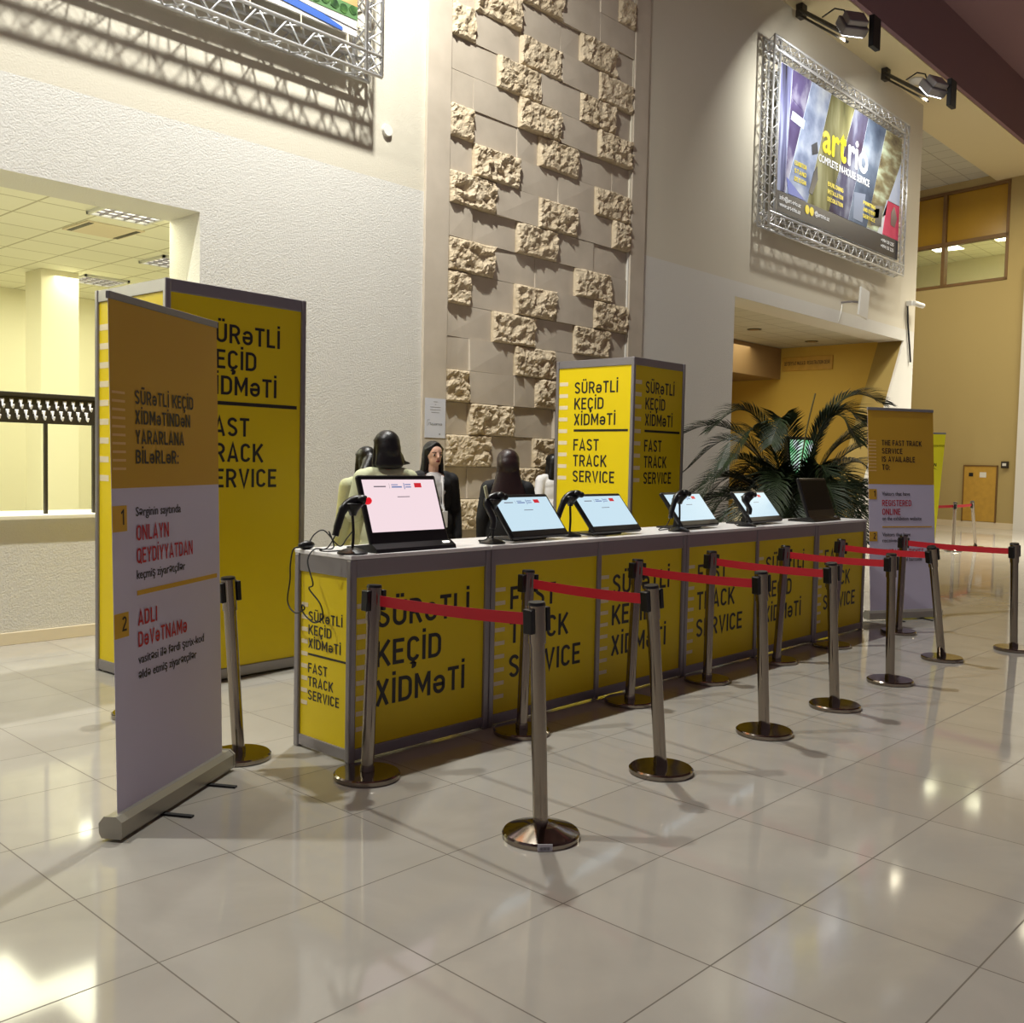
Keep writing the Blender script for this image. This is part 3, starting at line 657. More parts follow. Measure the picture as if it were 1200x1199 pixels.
m = MB(); m.cyl((.0, -.14, .0), (.36, -.2, -.02), .055, n=14); m.build('body', WHITEWALL, t)
m = MB(); m.tube([(0, -.02, -.05), (.05, -.02, -.4), (.2, -.02, -.9), (.28, -.02, -1.2)], .02, 6); m.build('cable', BLACKM, t, True)
t = thing('notice_sheet', (4.49, YW-.036, 1.79), 'printed white notice sheet taped to the stone pilaster above the facing woman', 'notice')
m = MB(); m.box(-.155, .155, -.004, -.001, 0, .44); m.build('sheet', PAPER, t)
m = MB()
for k, wd in enumerate((.06, .02, .16, .16, .12)): m.box(-wd/2, wd/2, -.0048, -.004, .40-.03*k, .405-.03*k)
m.box(.06, .08, -.0048, -.004, .035, .05); m.box(-.12, -.115, -.0048, -.004, .13, .2); m.box(-.12, -.08, -.0048, -.004, .197, .2)
m.build('small_print', GREYTRIM, t)
text('lettering', 'Памятка', .03, T(-.10, -.0046, .14), GREYTRIM, t, 0, fitw=.2)
# hanging sign on the yellow side-room wall
t = thing('room_sign', (18.25, 6.66, 3.92), 'long wooden sign with dark lettering on the yellow wall of the side room', 'sign')
SG = RZ(-PI/2)
m = MB(); m.box(-.62, .62, -.03, -.001, -.16, .16, .005, M=SG); m.build('board', WOODY, t)
text('lettering', 'QEYDİYYAT MASASI  REGISTRATION DESK', .085, SG @ T(-.56, -.032, -.03), BLACKINK, t, .01, fitw=1.12)

# ------------------------------------------------------------------ coat rack on the ledge of the cloakroom opening
t = thing('coat_rack', (-.75, 4.42, 1.035), 'dark coat rack with two rows of white hooks on the cloakroom ledge', 'coat rack')
m = MB(); m.box(-2.2, 1.47, -.012, .012, .74, .965, .003); m.box(-2.2, 1.47, -.03, .03, .95, .985, .005); m.build('back_board', DARKMET, t)
m = MB(); m.box(.64, .67, -.02, .02, 0, .74, .003); m.build('post', DARKMET, t)
for x in (1.04, 1.44, .24, -.16, -.56):
    m = MB(); m.box(x-.012, x+.012, -.02, .02, 0, .74, .003); m.build('post', DARKMET, t)
for row in (0, 1):
    for k in range(14):
        x = 1.40-.07*k-.03*row; z = .915-.085*row
        m = MB(); m.box(x-.014, x+.014, -.02, -.012, z-.012, z+.016); m.tube([(x, -.02, z), (x, -.022, z-.04), (x, -.045, z-.058), (x, -.06, z-.032)], .0075, 6); m.build('hook', WHITETOP, t, True)

# ------------------------------------------------------------------ registration counters
CH = 1.062; CD = .486
GRO = 'fast track registration counters'
def post(m, x, y, h): m.box(x-.02, x+.02, y-.02, y+.02, 0, h, .008)
def stripes(parent, x0, w, z0, pitch, n, hh, M, mat=None):
    for k in range(n): MB().box(x0, x0+w, -.0012, 0, z0-pitch*k-hh/2, z0-pitch*k+hh/2, M=M).build('stripe_mark', mat or WHITEINK, parent)
AZ = ('SÜRƏTLİ', 'KEÇİD', 'XİDMƏTİ'); EN = ('FAST', 'TRACK', 'SERVICE')
def lines(parent, ls, x, z, pitch, h, M, fit, bold=.012, mat=None):
    """lettering lines; fit scales the longest"""
    mes = []
    mx = 0
    for k, s_ in enumerate(ls):
        me = text_mesh(s_, h, bold, xs=.9); xs_ = [v.co.x for v in me.vertices]; mx = max(mx, max(xs_)-min(xs_)); mes.append(me)
    for k, me in enumerate(mes):
        x0 = min(v.co.x for v in me.vertices)
        me.transform(M @ T(x, 0, z-pitch*k) @ Matrix.Diagonal((fit/mx, 1, 1, 1)) @ T(-x0, 0, 0))
        o = bpy.data.objects.new('lettering', me); COL.objects.link(o); o.parent = parent; me.name = 'lettering'; me.materials.append(mat or BLACKINK)
def counter(x0, x1, panels, label, endpanel=False):
    t = thing('registration_counter', (x0, 0, 0), label, 'counter', GRO); W_ = x1-x0
    n = len(panels); pw = W_/n
    xs = [.02]+[pw*k for k in range(1, n)]+[W_-.02]
    for x in xs:
        for y in (.02, CD-.02): m = MB(); post(m, x, y, CH-.022); m.build('post', ALU, t)
    for k in range(n):
        a, b = xs[k]+.02, xs[k+1]-.02
        for y in (.02, CD-.02):
            MB().box(a, b, y-.014, y+.014, CH-.115, CH-.022, .004).build('rail', ALU, t); MB().box(a, b, y-.014, y+.014, .012, .07, .004).build('rail', ALU, t)
        m = MB(); m.box(a, b, .016, .024, .07, CH-.115); fp = m.build('front_panel', YELLOW, t)
        Mx = T(0, .0158, 0)
        stripes(fp, a+.012, .085, .80, .079, 9, .024, Mx)
        lines(fp, panels[k], a+.14, .675, .205, .135, Mx, .67)
    for x in (.02, W_-.02):
        MB().box(x-.014, x+.014, .04, CD-.04, CH-.115, CH-.022, .004).build('rail', ALU, t); MB().box(x-.014, x+.014, .04, CD-.04, .012, .07, .004).build('rail', ALU, t)
        m = MB(); m.box(x-.004, x+.004, .04, CD-.04, .07, CH-.115); ep = m.build('end_panel', YELLOW, t)
        if endpanel and x < .1:
            Mx = T(.0158, 0, 0) @ RZ(-PI/2)            # local +x -> -Y
            stripes(ep, -CD+.05, .055, .77, .0655, 9, .022, Mx)
            lines(ep, AZ, -.375, .688, .072, .052, Mx, .29); lines(ep, EN, -.375, .412, .072, .052, Mx, .27)
            m = MB(); m.box(-.375, -.05, -.0012, 0, .505, .516, M=Mx); m.build('rule_line', BLACKINK, ep)
    m = MB(); m.box(0, W_, 0, CD, CH-.022, CH, .004); m.build('counter_top', WHITETOP, t)
    return t
PXS = (0, 1.012, 2.03, 3.055, 4.11, 5.16, 6.195)
counter(PXS[0]+.002, PXS[1]-.002, [AZ], 'nearest yellow counter with white top and lettered narrow end panel', True)
counter(PXS[1]+.002, PXS[3]-.002, [EN, AZ], 'second yellow counter, under the two tilted lit screens before the striped box')
counter(PXS[3]+.002, PXS[5]-.002, [EN, AZ], 'third yellow counter, between the striped box and the palm')
counter(PXS[5]+.002, PXS[6]-.002, [EN], 'farthest yellow counter carrying the switched-off black screen')

# ------------------------------------------------------------------ tall square display boxes
def display_box(x, y, wx, wy, h, rz, label):
    t = thing('display_box', (x, y, 0), label, 'display box', 'yellow fast track display boxes', rz)
    for a in (.02, wx-.02):
        for b in (.02, wy-.02): m = MB(); post(m, a, b, h); m.build('post', ALU, t)
    faces = (('front', T(0, .02, 0), wx), ('left', T(.02, wy, 0) @ RZ(-PI/2), wy), ('back', T(wx, wy-.02, 0) @ RZ(PI), wx), ('right', T(wx-.02, 0, 0) @ RZ(PI/2), wy))
    for nm, Mx, wd in faces:
        MB().box(.04, wd-.04, -.014, .014, h-.085, h-.002, .004, M=Mx).build('rail', ALU, t); MB().box(.04, wd-.04, -.014, .014, .012, .085, .004, M=Mx).build('rail', ALU, t)
        m = MB(); m.box(.04, wd-.04, -.004, .004, .085, h-.085, M=Mx); p = m.build('panel', YELLOW, t)
        P = Mx @ T(0, -.0042, 0)
        stripes(p, .045, .125, 2.42, .131, 9, .042, P)
        k = wd/1.08
        lines(p, AZ, .265*k, 2.31, .175, .128, P, .60*k); lines(p, EN, .265*k, 1.68, .175, .128, P, .58*k)
        m = MB(); m.box(.265*k, wd-.07, -.0012, 0, 1.89, 1.915, M=P); m.build('rule_line', BLACKINK, p)
    m = MB(); m.box(.03, wx-.03, .03, wy-.03, h-.06, h-.05); m.build('roof_sheet', WHITETOP, t)
    return t
display_box(5.49, 2.28, .99, 1.08, 2.68, 0, 'tall yellow display box standing behind the counters against the stone niche')
display_box(.09, 2.05, 1.12, .93, 2.68, .045, 'tall yellow display box standing behind the leaning roll-up banner')

# ------------------------------------------------------------------ roll-up banners
def rollup(name, A, B, lean, h, label, texts, yel, feet=True):
    A = Vector((*A, 0)); B = Vector((*B, 0)); d = (B-A); W_ = d.length; ang = math.atan2(d.y, d.x)
    t = thing(name, A, label, 'banner', 'roll-up banners', ang)
    sh = Matrix(((1, 0, 0, 0), (0, 1, lean/h, 0), (0, 0, 1, 0), (0, 0, 0, 1)))     # leans back along local +Y
    m = MB()
    pts = [(-.045, .025), (-.04, .012), (.04, .012), (.05, .03), (.052, .07), (.03, .098), (-.02, .1), (-.045, .08)]
    m.prism(pts, 'x', -.035, W_+.03); m.build('base_case', BASESILV, t)
    for xa, xb in ((-.047, -.0355), (W_+.0305, W_+.042)): MB().prism([(p[0]*1.06, p[1]*1.03) for p in pts], 'x', xa, xb).build('end_cap', BASESILV, t, label='light grey plastic end cap')
    if feet:
        for x in (.28, W_-.2): m = MB(); m.box(x-.013, x+.013, -.175, .17, 0, .009, .003); m.build('foot', BLACKM, t)
    m = MB(); m.box(0, W_, -.001, .001, .085, h-.02, M=sh); sheet = m.build('sheet', VINYL_W, t)
    m = MB(); m.box(0, W_, -.0018, -.0011, yel, h-.02, M=sh); yf = m.build('yellow_field', VINYL_Y, sheet)
    m = MB(); m.box(-.003, W_+.003, -.009, .009, h-.03, h, .003, M=sh); m.build('top_bar', GREYTRIM, t)
    m = MB(); m.cyl((W_/2, .03, .09), (W_/2, .03+lean*.98, h-.03), .008, n=8); m.build('support_pole', ALU, t)
    for kind, *a in texts:
        if kind == 't':
            s_, x, z, hh, mt, fitw, bold = a
            me = text_mesh(s_, hh, bold, xs=.85); xm = min(v.co.x for v in me.vertices); wd = max(v.co.x for v in me.vertices)-xm
            me.transform(sh @ T(x, -.0030, z) @ Matrix.Diagonal((fitw/wd if fitw else 1, 1, 1, 1)) @ T(-xm, 0, 0))
            o = bpy.data.objects.new('lettering', me); COL.objects.link(o); o.parent = sheet; me.materials.append(mt)
        else:
            x0, x1, z0, z1, mt = a
            m = MB(); m.box(x0, x1, -.003, -.0018, z0, z1, M=sh); m.build(kind, mt, sheet)
    return t
# in-plane coordinates measured on the banner sheets (x across, z up)
SL = plain('banner_stripe', (226, 190, 120), .5)
b1 = [('stripe_mark', .01, .10, 1.79-.034*k, 1.80-.034*k, SL) for k in range(0, 10)]
b1 += [('t', s_, .17, 1.755-.082*k, .058, BLACKINK, w_, .016) for k, (s_, w_) in enumerate((('SÜRƏTLİ KEÇİD', .47), ('XİDMƏTİNDƏN', .44), ('YARARLANA', .385), ('BİLƏRLƏR:', .335)))]
b1 += [('t', 'Sərginin saytında', .165, 1.292, .040, BLACKINK, .355, 0), ('t', 'ONLAYN', .165, 1.19, .064, REDINK, .25, .012), ('t', 'QEYDİYYATDAN', .165, 1.095, .064, REDINK, .45, .012), ('t', 'keçmiş ziyarətçilər', .165, 1.03, .040, BLACKINK, .385, 0),
       ('rule_line', .165, .845, .962, .982, OCHREINK), ('number_tab', 0, .10, 1.235, 1.34, OCHREINK), ('t', '1', .055, 1.262, .06, BLACKINK, None, .01),
       ('t', 'ADLI', .165, .835, .064, REDINK, .145, .012), ('t', 'DƏVƏTNAMƏ', .165, .745, .064, REDINK, .39, .012), ('t', 'vasitəsi ilə fərdi ştrix-kod', .165, .675, .040, BLACKINK, .545, 0), ('t', 'əldə etmiş ziyarətçilər', .165, .61, .040, BLACKINK, .475, 0),
       ('number_tab', 0, .10, .805, .905, OCHREINK), ('t', '2', .05, .83, .06, BLACKINK, None, .01)]
rollup('roll_up_banner', (-1.255, -.12), (-.51, .34), .045, 2.19, 'leaning roll-up banner with Azerbaijani text on yellow and white', b1, 1.41)
b2 = [('stripe_mark', .01, .10, 1.83-.034*k, 1.842-.034*k, SL) for k in range(0, 10)]
b2 += [('t', s_, .17, 1.79-.084*k, .056, BLACKINK, w_, .016) for k, (s_, w_) in enumerate((('THE FAST TRACK', .51), ('SERVICE', .26), ('IS AVAILABLE', .42), ('TO:', .1)))]
b2 += [('t', 'Visitors that have', .165, 1.275, .040, BLACKINK, .355, 0), ('t', 'REGISTERED', .165, 1.165, .064, REDINK, .37, .012), ('t', 'ONLINE', .165, 1.075, .064, REDINK, .23, .012), ('t', 'on the exhibition website', .165, 1.02, .040, BLACKINK, .50, 0),
       ('rule_line', .165, .80, .945, .958, OCHREINK), ('number_tab', 0, .10, 1.235, 1.34, OCHREINK), ('t', '1', .06, 1.262, .06, BLACKINK, None, .01),
       ('t', 'Visitors that have', .165, .855, .040, BLACKINK, .355, 0), ('t', 'received', .165, .795, .040, BLACKINK, .2, 0), ('t', 'INVITATION TICKET', .165, .66, .064, REDINK, .52, .012), ('t', 'with a personal barcode', .165, .60, .040, BLACKINK, .50, 0),
       ('number_tab', 0, .10, .805, .905, OCHREINK), ('t', '2', .05, .83, .06, BLACKINK, None, .01)]
rollup('roll_up_banner', (6.79, .18), (7.53, -.21), .17, 2.18, 'roll-up banner with English text standing past the far end of the counters', b2, 1.39)
YB2 = plain('bright_yellow_vinyl', (232, 226, 30), .5)
b3 = [('yellow_cover', 0, .85, .087, 2.16, YB2), ('rule_line', .1, .85, 1.93, 1.97, BLACKINK), ('t', 'REGISTRATION EN', .12, 1.6, .06, BLACKINK, .62, .01), ('t', 'VISITORS', .12, 1.2, .06, BLACKINK, .62, .01)]
rollup('roll_up_banner', (13.9, 2.93), (14.5, 2.33), -.28, 2.18, 'bright yellow roll-up banner far behind the English text banner', b3, .09, False)

# ------------------------------------------------------------------ belt barriers
STL = {}
def stanchion(key, base, top, label='', dome=False, sides=(0, PI), sticker=False, group='chrome belt barriers'):
    t = thing('belt_barrier', (base[0], base[1], 0), label, 'belt barrier', group)
    m = MB()
    R = .162
    if dome: m.lathe([(R, 0), (R, .018), (R-.006, .026), (.075, .052), (.045, .06), (0, .062)], n=48)
    else: m.lathe([(R-.006, 0), (R, .004), (R, .022), (R-.008, .029), (.05, .032), (0, .033)], n=48)
    m.build('base', CHROME, t, 'auto')
    z0 = .055 if dome else .028
    dx, dy, H = top[0]-base[0], top[1]-base[1], top[2]
    ax = Vector((dx, dy, H)); R_ = ax.to_track_quat('Z', 'Y').to_matrix().to_4x4(); Ln = ax.length
    m = MB(); m.cyl((0, 0, z0), (0, 0, Ln-.17), .0315, n=32, M=R_); m.build('pole', CHROME, t, 'auto')
    m = MB(); m.cyl((0, 0, Ln-.17), (0, 0, Ln-.012), .0365, n=32, M=R_); m.build('head_sleeve', CHROME, t, 'auto'); MB().cyl((0, 0, .034), (0, 0, .06), .036, n=24, M=R_).build('pole_collar', CHROME, t, 'auto')
    m = MB(); m.cyl((0, 0, Ln-.012), (0, 0, Ln), .038, .034, n=32, M=R_); m.build('cap', BLACKP, t, 'auto')
    for a in sides:
        m = MB(); m.box(-.024, .024, -.058, -.034, Ln-.125, Ln-.025, .004, M=R_ @ RZ(a)); m.build('belt_cassette', BLACKP, t)
    if sticker:
        m = MB(); m.box(-.03, .03, -R-.002, -R+.002, .002, .03, M=RZ(-.75)); st = m.build('sticker', PAPER, t, label='small white barcode sticker')
        m = MB()
        for k in range(9): m.box(-.02+.0045*k, -.018+.0045*k, -R-.0026, -R-.002, .006, .018, M=RZ(-.75))
        m.build('bar_code', BLACKINK, st)
    STL[key] = (t, R_, Ln); return t
def belt(k0, k1, sag=.008, loc=None):
    t, R_, Ln = STL[k0]; t1, R1, L1 = STL[k1]
    a = t.location + (R_ @ Vector((0, 0, Ln-.075))); b = t1.location + (R1 @ Vector((0, 0, L1-.075)))
    d = (b-a).normalized(); a2 = a+d*.05-t.location; b2 = b-d*.05-t.location
    n = 14; m = MB(); vs = []; fs = []
    sd = Vector((0, 0, 1)).cross(d).normalized()*.0012
    for i in range(n+1):
        f = i/n; p = a2.lerp(b2, f); p.z -= sag*4*f*(1-f); h = .0255
        vs += [p+sd+Vector((0, 0, h)), p+sd-Vector((0, 0, h)), p-sd-Vector((0, 0, h)), p-sd+Vector((0, 0, h))]
    for i in range(n):
        for k in range(4): fs.append((4*i+k, 4*i+(k+1) % 4, 4*i+4+(k+1) % 4, 4*i+4+k))
    fs += [(0, 1, 2, 3), (4*n, 4*n+1, 4*n+2, 4*n+3)]
    m.poly(vs, fs); m.build('belt', BELT, t)
FRONT = [((-.01, -1.30), (-.07, -1.30, .985)), ((1.07, -1.16), (.94, -1.16, .96)), ((2.11, -1.17), (2.01, -1.17, .955)), ((3.02, -1.18), (2.89, -1.18, .95)), ((4.04, -1.13), (3.97, -1.13, .945)), ((5.23, -1.08), (4.89, -1.08, .945)), ((6.16, -1.36), (6.04, -1.36, .94))]
BACK = [((-.05, -.21), (-.02, -.21, .94)), ((1.08, -.20), (1.11, -.20, .935)), ((2.12, -.20), (2.17, -.20, .935)), ((3.06, -.20), (3.07, -.20, .94)), ((4.09, -.20), (4.18, -.20, .925)), ((5.08, -.20), (5.2, -.20, .93)), ((6.25, -.32), (6.29, -.32, .93))]
ORD = ['first', 'second', 'third', 'fourth', 'fifth', 'sixth', 'last']
NEAR = ['with a coned base and a barcode sticker', 'leaning left, second of the outer row', 'third of the outer row, crossing the second counter', 'fourth of the outer row, upright',
        'fifth of the outer row, before the English banner', 'strongly leaning left, before the English banner', 'standing farthest right by the bright floor']
BK = ['standing at the lettered end corner of the nearest counter', 'inner row, before the FAST TRACK panel of the second counter', 'inner row, before the third counter panel, leaning right', 'inner row, before the fourth counter panel',
      'inner row, before the fifth counter panel, leaning right', 'inner row, before the farthest counter panel', 'inner row, directly before the English text banner']
for i in range(7):
    bd = Vector(FRONT[i][1][:2])-Vector(BACK[i][1][:2]); ba = math.atan2(bd.y, bd.x)+PI/2
    stanchion('S%d' % i, *FRONT[i], sides=(ba, ba+PI), label= 'chrome belt barrier '+NEAR[i], dome=(i == 0), sticker=(i == 0))
    stanchion('N%d' % i, *BACK[i], sides=(ba, ba+PI), label= 'chrome belt barrier '+BK[i])
for i in range(7): belt('N%d' % i, 'S%d' % i)
stanchion('L1', (-.33, .48), (-.40, .48, .94), 'chrome belt barrier half hidden behind the right edge of the Azerbaijani banner')
stanchion('L2', (-.30, 1.60), (-.30, 1.60, .94), 'chrome belt barrier behind the Azerbaijani banner, only its base rim showing at left')
stanchion('F1', (16.47, 2.66), (16.3, 2.60, .94), 'distant belt barrier on the bright floor right of the far yellow banner')
stanchion('F2', (17.75, 2.66), (17.43, 2.66, .94), 'distant thin belt barrier leaning left in front of the low service door')
stanchion('F0', (15.3, 2.9), (15.3, 2.9, .94), 'distant belt barrier hidden behind the English text banner')
belt('F1', 'F2'); belt('F0', 'F1')

# ------------------------------------------------------------------ touch screens and hand scanners on the counters
MONL = ['upright touch screen with pinkish display on the nearest counter', 'tilted touch screen with blue-white display left of the striped box', 'tilted touch screen in front of the striped box lit side',
        'tilted touch screen in front of the shaded right side of the striped box', 'tilted touch screen with a scanner silhouetted on it beside the palm', 'switched-off black touch screen at the far end of the counters']
def monitor(x, y, w_, hgt, dep, label, scr, foot, rz=0):
    t = thing('touch_screen', (x, y, CH), label, 'monitor', 'touch screens on the counters', rz)
    Ln = math.hypot(hgt, dep); tilt = math.atan2(dep, hgt)
    z0 = .032 if foot else .030
    M_ = T(0, 0, z0) @ RX(-tilt)
    m = MB(); m.box(-w_/2, w_/2, 0, .03, 0, Ln, .012, M=M_); m.box(-w_*.4, w_*.4, .028, .06, .05, Ln-.06, .012, M=M_); h_ = m.build('housing', BLACKP, t)
    bz = .022
    m = MB(); m.box(-w_/2+bz, w_/2-bz, -.0015, .001, (.075 if foot else .05), Ln-.028, M=M_); s_ = m.build('display', scr, t)
    if scr is not SCR_OFF:
        top = Ln-.028; iw = w_-2*bz; x0 = -w_/2+bz
        m = MB(); m.box(x0+iw*.14, x0+iw*.30, -.0022, -.0016, top-.042, top-.036, M=M_); m.box(x0+iw*.35, x0+iw*.352, -.0022, -.0016, top-.05, top-.022, M=M_); m.box(x0+iw*.43, x0+iw*.60, -.0022, -.0016, top-.2*.5, top-.096, M=M_); m.build('header_text', UI_DARK, s_)
        m = MB(); m.box(x0+iw*.38, x0+iw*.52, -.0022, -.0016, top-.046, top-.038, M=M_); m.box(x0+iw*.38, x0+iw*.47, -.0022, -.0016, top-.032, top-.027, M=M_); m.box(x0+iw*.55, x0+iw*.56, -.0022, -.0016, top-.055, top-.02, M=M_); m.box(x0+iw*.57, x0+iw*.65, -.0022, -.0016, top-.032, top-.026, M=M_); m.box(x0+iw*.57, x0+iw*.65, -.0022, -.0016, top-.046, top-.04, M=M_); m.build('header_logo', UI_BLUE, s_)
        m = MB(); m.box(x0+iw*.70, x0+iw*.80, -.0022, -.0016, top-.046, top-.02, M=M_); m.build('header_badge', UI_RED, s_)
    if foot:
        m = MB(); m.prism([(-.045, 0), (.2, 0), (.2, .02), (.0, .045), (-.04, .02)], 'x', -w_/2-.005, w_/2+.005); m.build('foot', BLACKP, t)
        m = MB(); m.box(w_/2-.075, w_/2-.025, -.025, -.005, .028, .04, .004); m.build('power_button', LAMPON if scr is not SCR_OFF else GREYTRIM, t, label='small glowing white power key')
    else:
        m = MB(); m.box(-w_*.3, w_*.3, .1, .3, 0, .014, .004); m.prism([(.16, .01), (.22, .01), (dep*.75+.05, hgt*.62), (dep*.62, hgt*.66)], 'x', -.06, .06); m.build('stand', BLACKP, t)
    return t
monitor(.47, .07, .57, .37, .13, MONL[0], SCR_W, True, .03)
monitor(1.525, .06, .57, .255, .20, MONL[1], SCR_B, False, .06)
monitor(2.33, .07, .56, .25, .21, MONL[2], SCR_B, False, .03)
monitor(3.43, .11, .58, .25, .20, MONL[3], SCR_B, False, .06)
monitor(4.46, .11, .60, .25, .20, MONL[4], SCR_B, False, .06)
monitor(5.46, .10, .60, .36, .12, MONL[5], SCR_OFF, True, .05)

def curve(pts, n=8):
    P = [Vector(p) for p in pts]; out = []
    for i in range(len(P)-1):
        p0, p1, p2, p3 = P[max(i-1, 0)], P[i], P[i+1], P[min(i+2, len(P)-1)]
        for k in range(n):
            t_ = k/n; out.append(.5*((2*p1)+(-p0+p2)*t_+(2*p0-5*p1+4*p2-p3)*t_**2+(-p0+3*p1-3*p2+p3)*t_**3))
    return out+[P[-1]]
SCL = ['black hand scanner with red window on its stand at the lettered counter end', 'black hand scanner standing before the woman with long brown hair', 'black hand scanner in its stand before the lit yellow box side',
       'black hand scanner in its stand before the shaded yellow box side', 'black hand scanner in its stand left of the palm']
def scanner(x, y, label, rz=0, led=False, hh=.25, handle=(-.10, .02, -.13), stick=False):
    t = thing('hand_scanner', (x, y, CH), label, 'scanner', 'hand scanners on the counters', rz)
    m = MB(); m.lathe([(.078, 0), (.078, .008), (.05, .022), (.018, .032), (0, .033)], n=28); m.build('stand_base', BLACKP, t, 'auto')
    m = MB(); m.tube(curve([(0, 0, .03), (.004, 0, hh*.5), (-.004, 0, hh)]), .0075, 8); m.build('stand_stem', BLACKP, t, True)
    m = MB(); m.lathe([(.016, hh-.02), (.026, hh+.005), (.052, hh+.035), (.05, hh+.045), (0, hh+.04)], n=20); m.build('stand_cup', BLACKP, t, True)
    m = MB(); hx = Vector(handle)
    m.tube(curve([(.05, -.02, hh+.062), (.0, 0, hh+.055), (-.05, .008, hh+.02), (hx.x*.8-.01, hx.y, hh+hx.z*.55), (hx.x-.01, hx.y, hh+hx.z)], 6), .025, 12, taper=[1.0]*8+[.95]*6+[.8]*6+[.7]*5)
    m.ell((.042, -.02, hh+.06), (.038, .032, .027), 16); sb = m.build('scanner_body', BLACKP, t, True)
    m = MB(); m.ell((.062, -.042, hh+.056), (.024, .016, .02), 14); m.build('scan_window', REDLED if led else BLACKM, sb, True)
    e = hx+Vector((-.01, 0, hh))
    m = MB(); m.tube(curve([e, e+Vector((-.03, .02, -.06)), (e.x-.05, e.y+.06, .02), (e.x+.03, e.y+.1, .006), (.10, .13, .006)]), .0035, 6); m.build('cord', BLACKM, t, True)
    if stick:
        m = MB(); m.box(-.012, .012, -.003, .003, 0, .075, M=T(-.055, 0, hh+.05) @ RY(-.35)); m.build('clip_tab', PALEGREEN, t)
    return t
scanner(.075, .085, SCL[0], 0, True, .215, (-.085, .02, -.12))
scanner(1.14, .12, SCL[1], .1, False, .22, (-.03, -.03, -.13), True)
scanner(1.98, .22, SCL[2], .0, False, .22)
scanner(3.06, .075, SCL[3], .1, False, .22, (-.09, .02, -.12))
scanner(4.08, .10, SCL[4], .2, False, .20, (-.02, -.03, -.1))
# loose cable looping over the counter end, and its black plug
t = thing('loose_cable', (-.02, .3, CH), 'thin black cable looping over the lettered end of the nearest counter', 'cable')
m = MB(); m.tube(curve([(.12, .02, .10), (.14, .0, .02), (.12, .04, -.0), (.03, .02, .008), (-.02, .01, -.05), (-.035, -.06, -.16), (-.03, -.02, -.19), (-.025, -.11, -.26), (-.025, -.13, -.33), (-.03, -.06, -.36), (-.03, .03, -.32), (-.03, .04, -.28), (-.03, .02, -.30), (-.03, .10, -.33), (-.03, .17, -.28), (-.03, .15, -.16), (-.025, .155, -.08), (-.01, .15, .0), (.03, .13, .012)], 8), .004, 6); m.build('cord', BLACKM, t, True)
m = MB(); m.tube(curve([(.06, .12, .02), (.08, .09, .08), (.12, .06, .10), (.17, .02, .03), (.19, .0, .02), (.20, -.03, .06), (.19, -.1, .11)], 8), .0035, 6); m.build('cord', BLACKM, t, True)
m = MB(); m.ell((.05, .12, .022), (.05, .03, .024), 16); m.build('plug', BLACKP, t, True)

# ------------------------------------------------------------------ potted palm
t = thing('potted_palm', (7.75, 1.55, 0), 'large dark green potted palm behind the far end of the counters', 'plant')
m = MB(); m.lathe([(.18, 0), (.2, .02), (.27, .42), (.29, .45), (.27, .46), (.25, .42), (0, .42)], n=32); m.build('pot', POT, t, 'auto')
m = MB(); m.lathe([(.24, .421), (.24, .43), (0, .435)], n=24); m.build('soil', SOIL, t)
rp = random.Random(11)
def frond(az, reach, top, droop, base_r=.06):
    m = MB(); dx, dy = math.cos(az), math.sin(az)
    pts = [(base_r*dx, base_r*dy, .42), (reach*.10*dx, reach*.10*dy, .42+(top-.42)*.42), (reach*.34*dx, reach*.34*dy, .42+(top-.42)*.86), (reach*.66*dx, reach*.66*dy, top), (reach*dx, reach*dy, top-droop)]
    C = curve(pts, 11); n = len(C)
    m.tube(C, .011, 6, taper=[1.3-1.1*i/n for i in range(n)])
    st = int(n*.30)
    for i in range(st, n):
        f = (i-st)/(n-st); tg = (C[min(i+1, n-1)]-C[max(i-1, 0)]).normalized()
        side = tg.cross(Vector((0, 0, 1))).normalized()
        ll = .36*(math.sin(PI*(.14+.80*f))**.8)*(.9+.2*rp.random())
        for sgn in (-1, 1):
            for half in (0, .5):
                p = C[i].lerp(C[min(i+1, n-1)], half)
                dirv = (side*sgn*(.80-.25*f)+tg*(.55+.35*f)+Vector((0, 0, .22-.1*rp.random()))).normalized()
                q1 = p+dirv*ll*.55; q2 = p+dirv*ll+Vector((0, 0, -.10*ll-.07*ll*rp.random()))
                nrm = dirv.cross(tg).normalized(); wv = dirv.cross(nrm).normalized()*.0095
                vs = [p-wv*.5, p+wv*.5, q1+wv, q1-wv, q2, q1+nrm*.003]
                m.poly(vs, [(0, 1, 2, 5), (0, 5, 3), (5, 2, 4), (3, 5, 4)])
    return m
specs = []
for k in range(34):
    az = k*2.39996+.3; lvl = k/34
    reach = 1.15+.35*rp.random() if k < 22 else .75+.3*rp.random()
    top = .95+.55*lvl+.2*rp.random(); specs.append((az, reach, top, .25+.35*rp.random()))
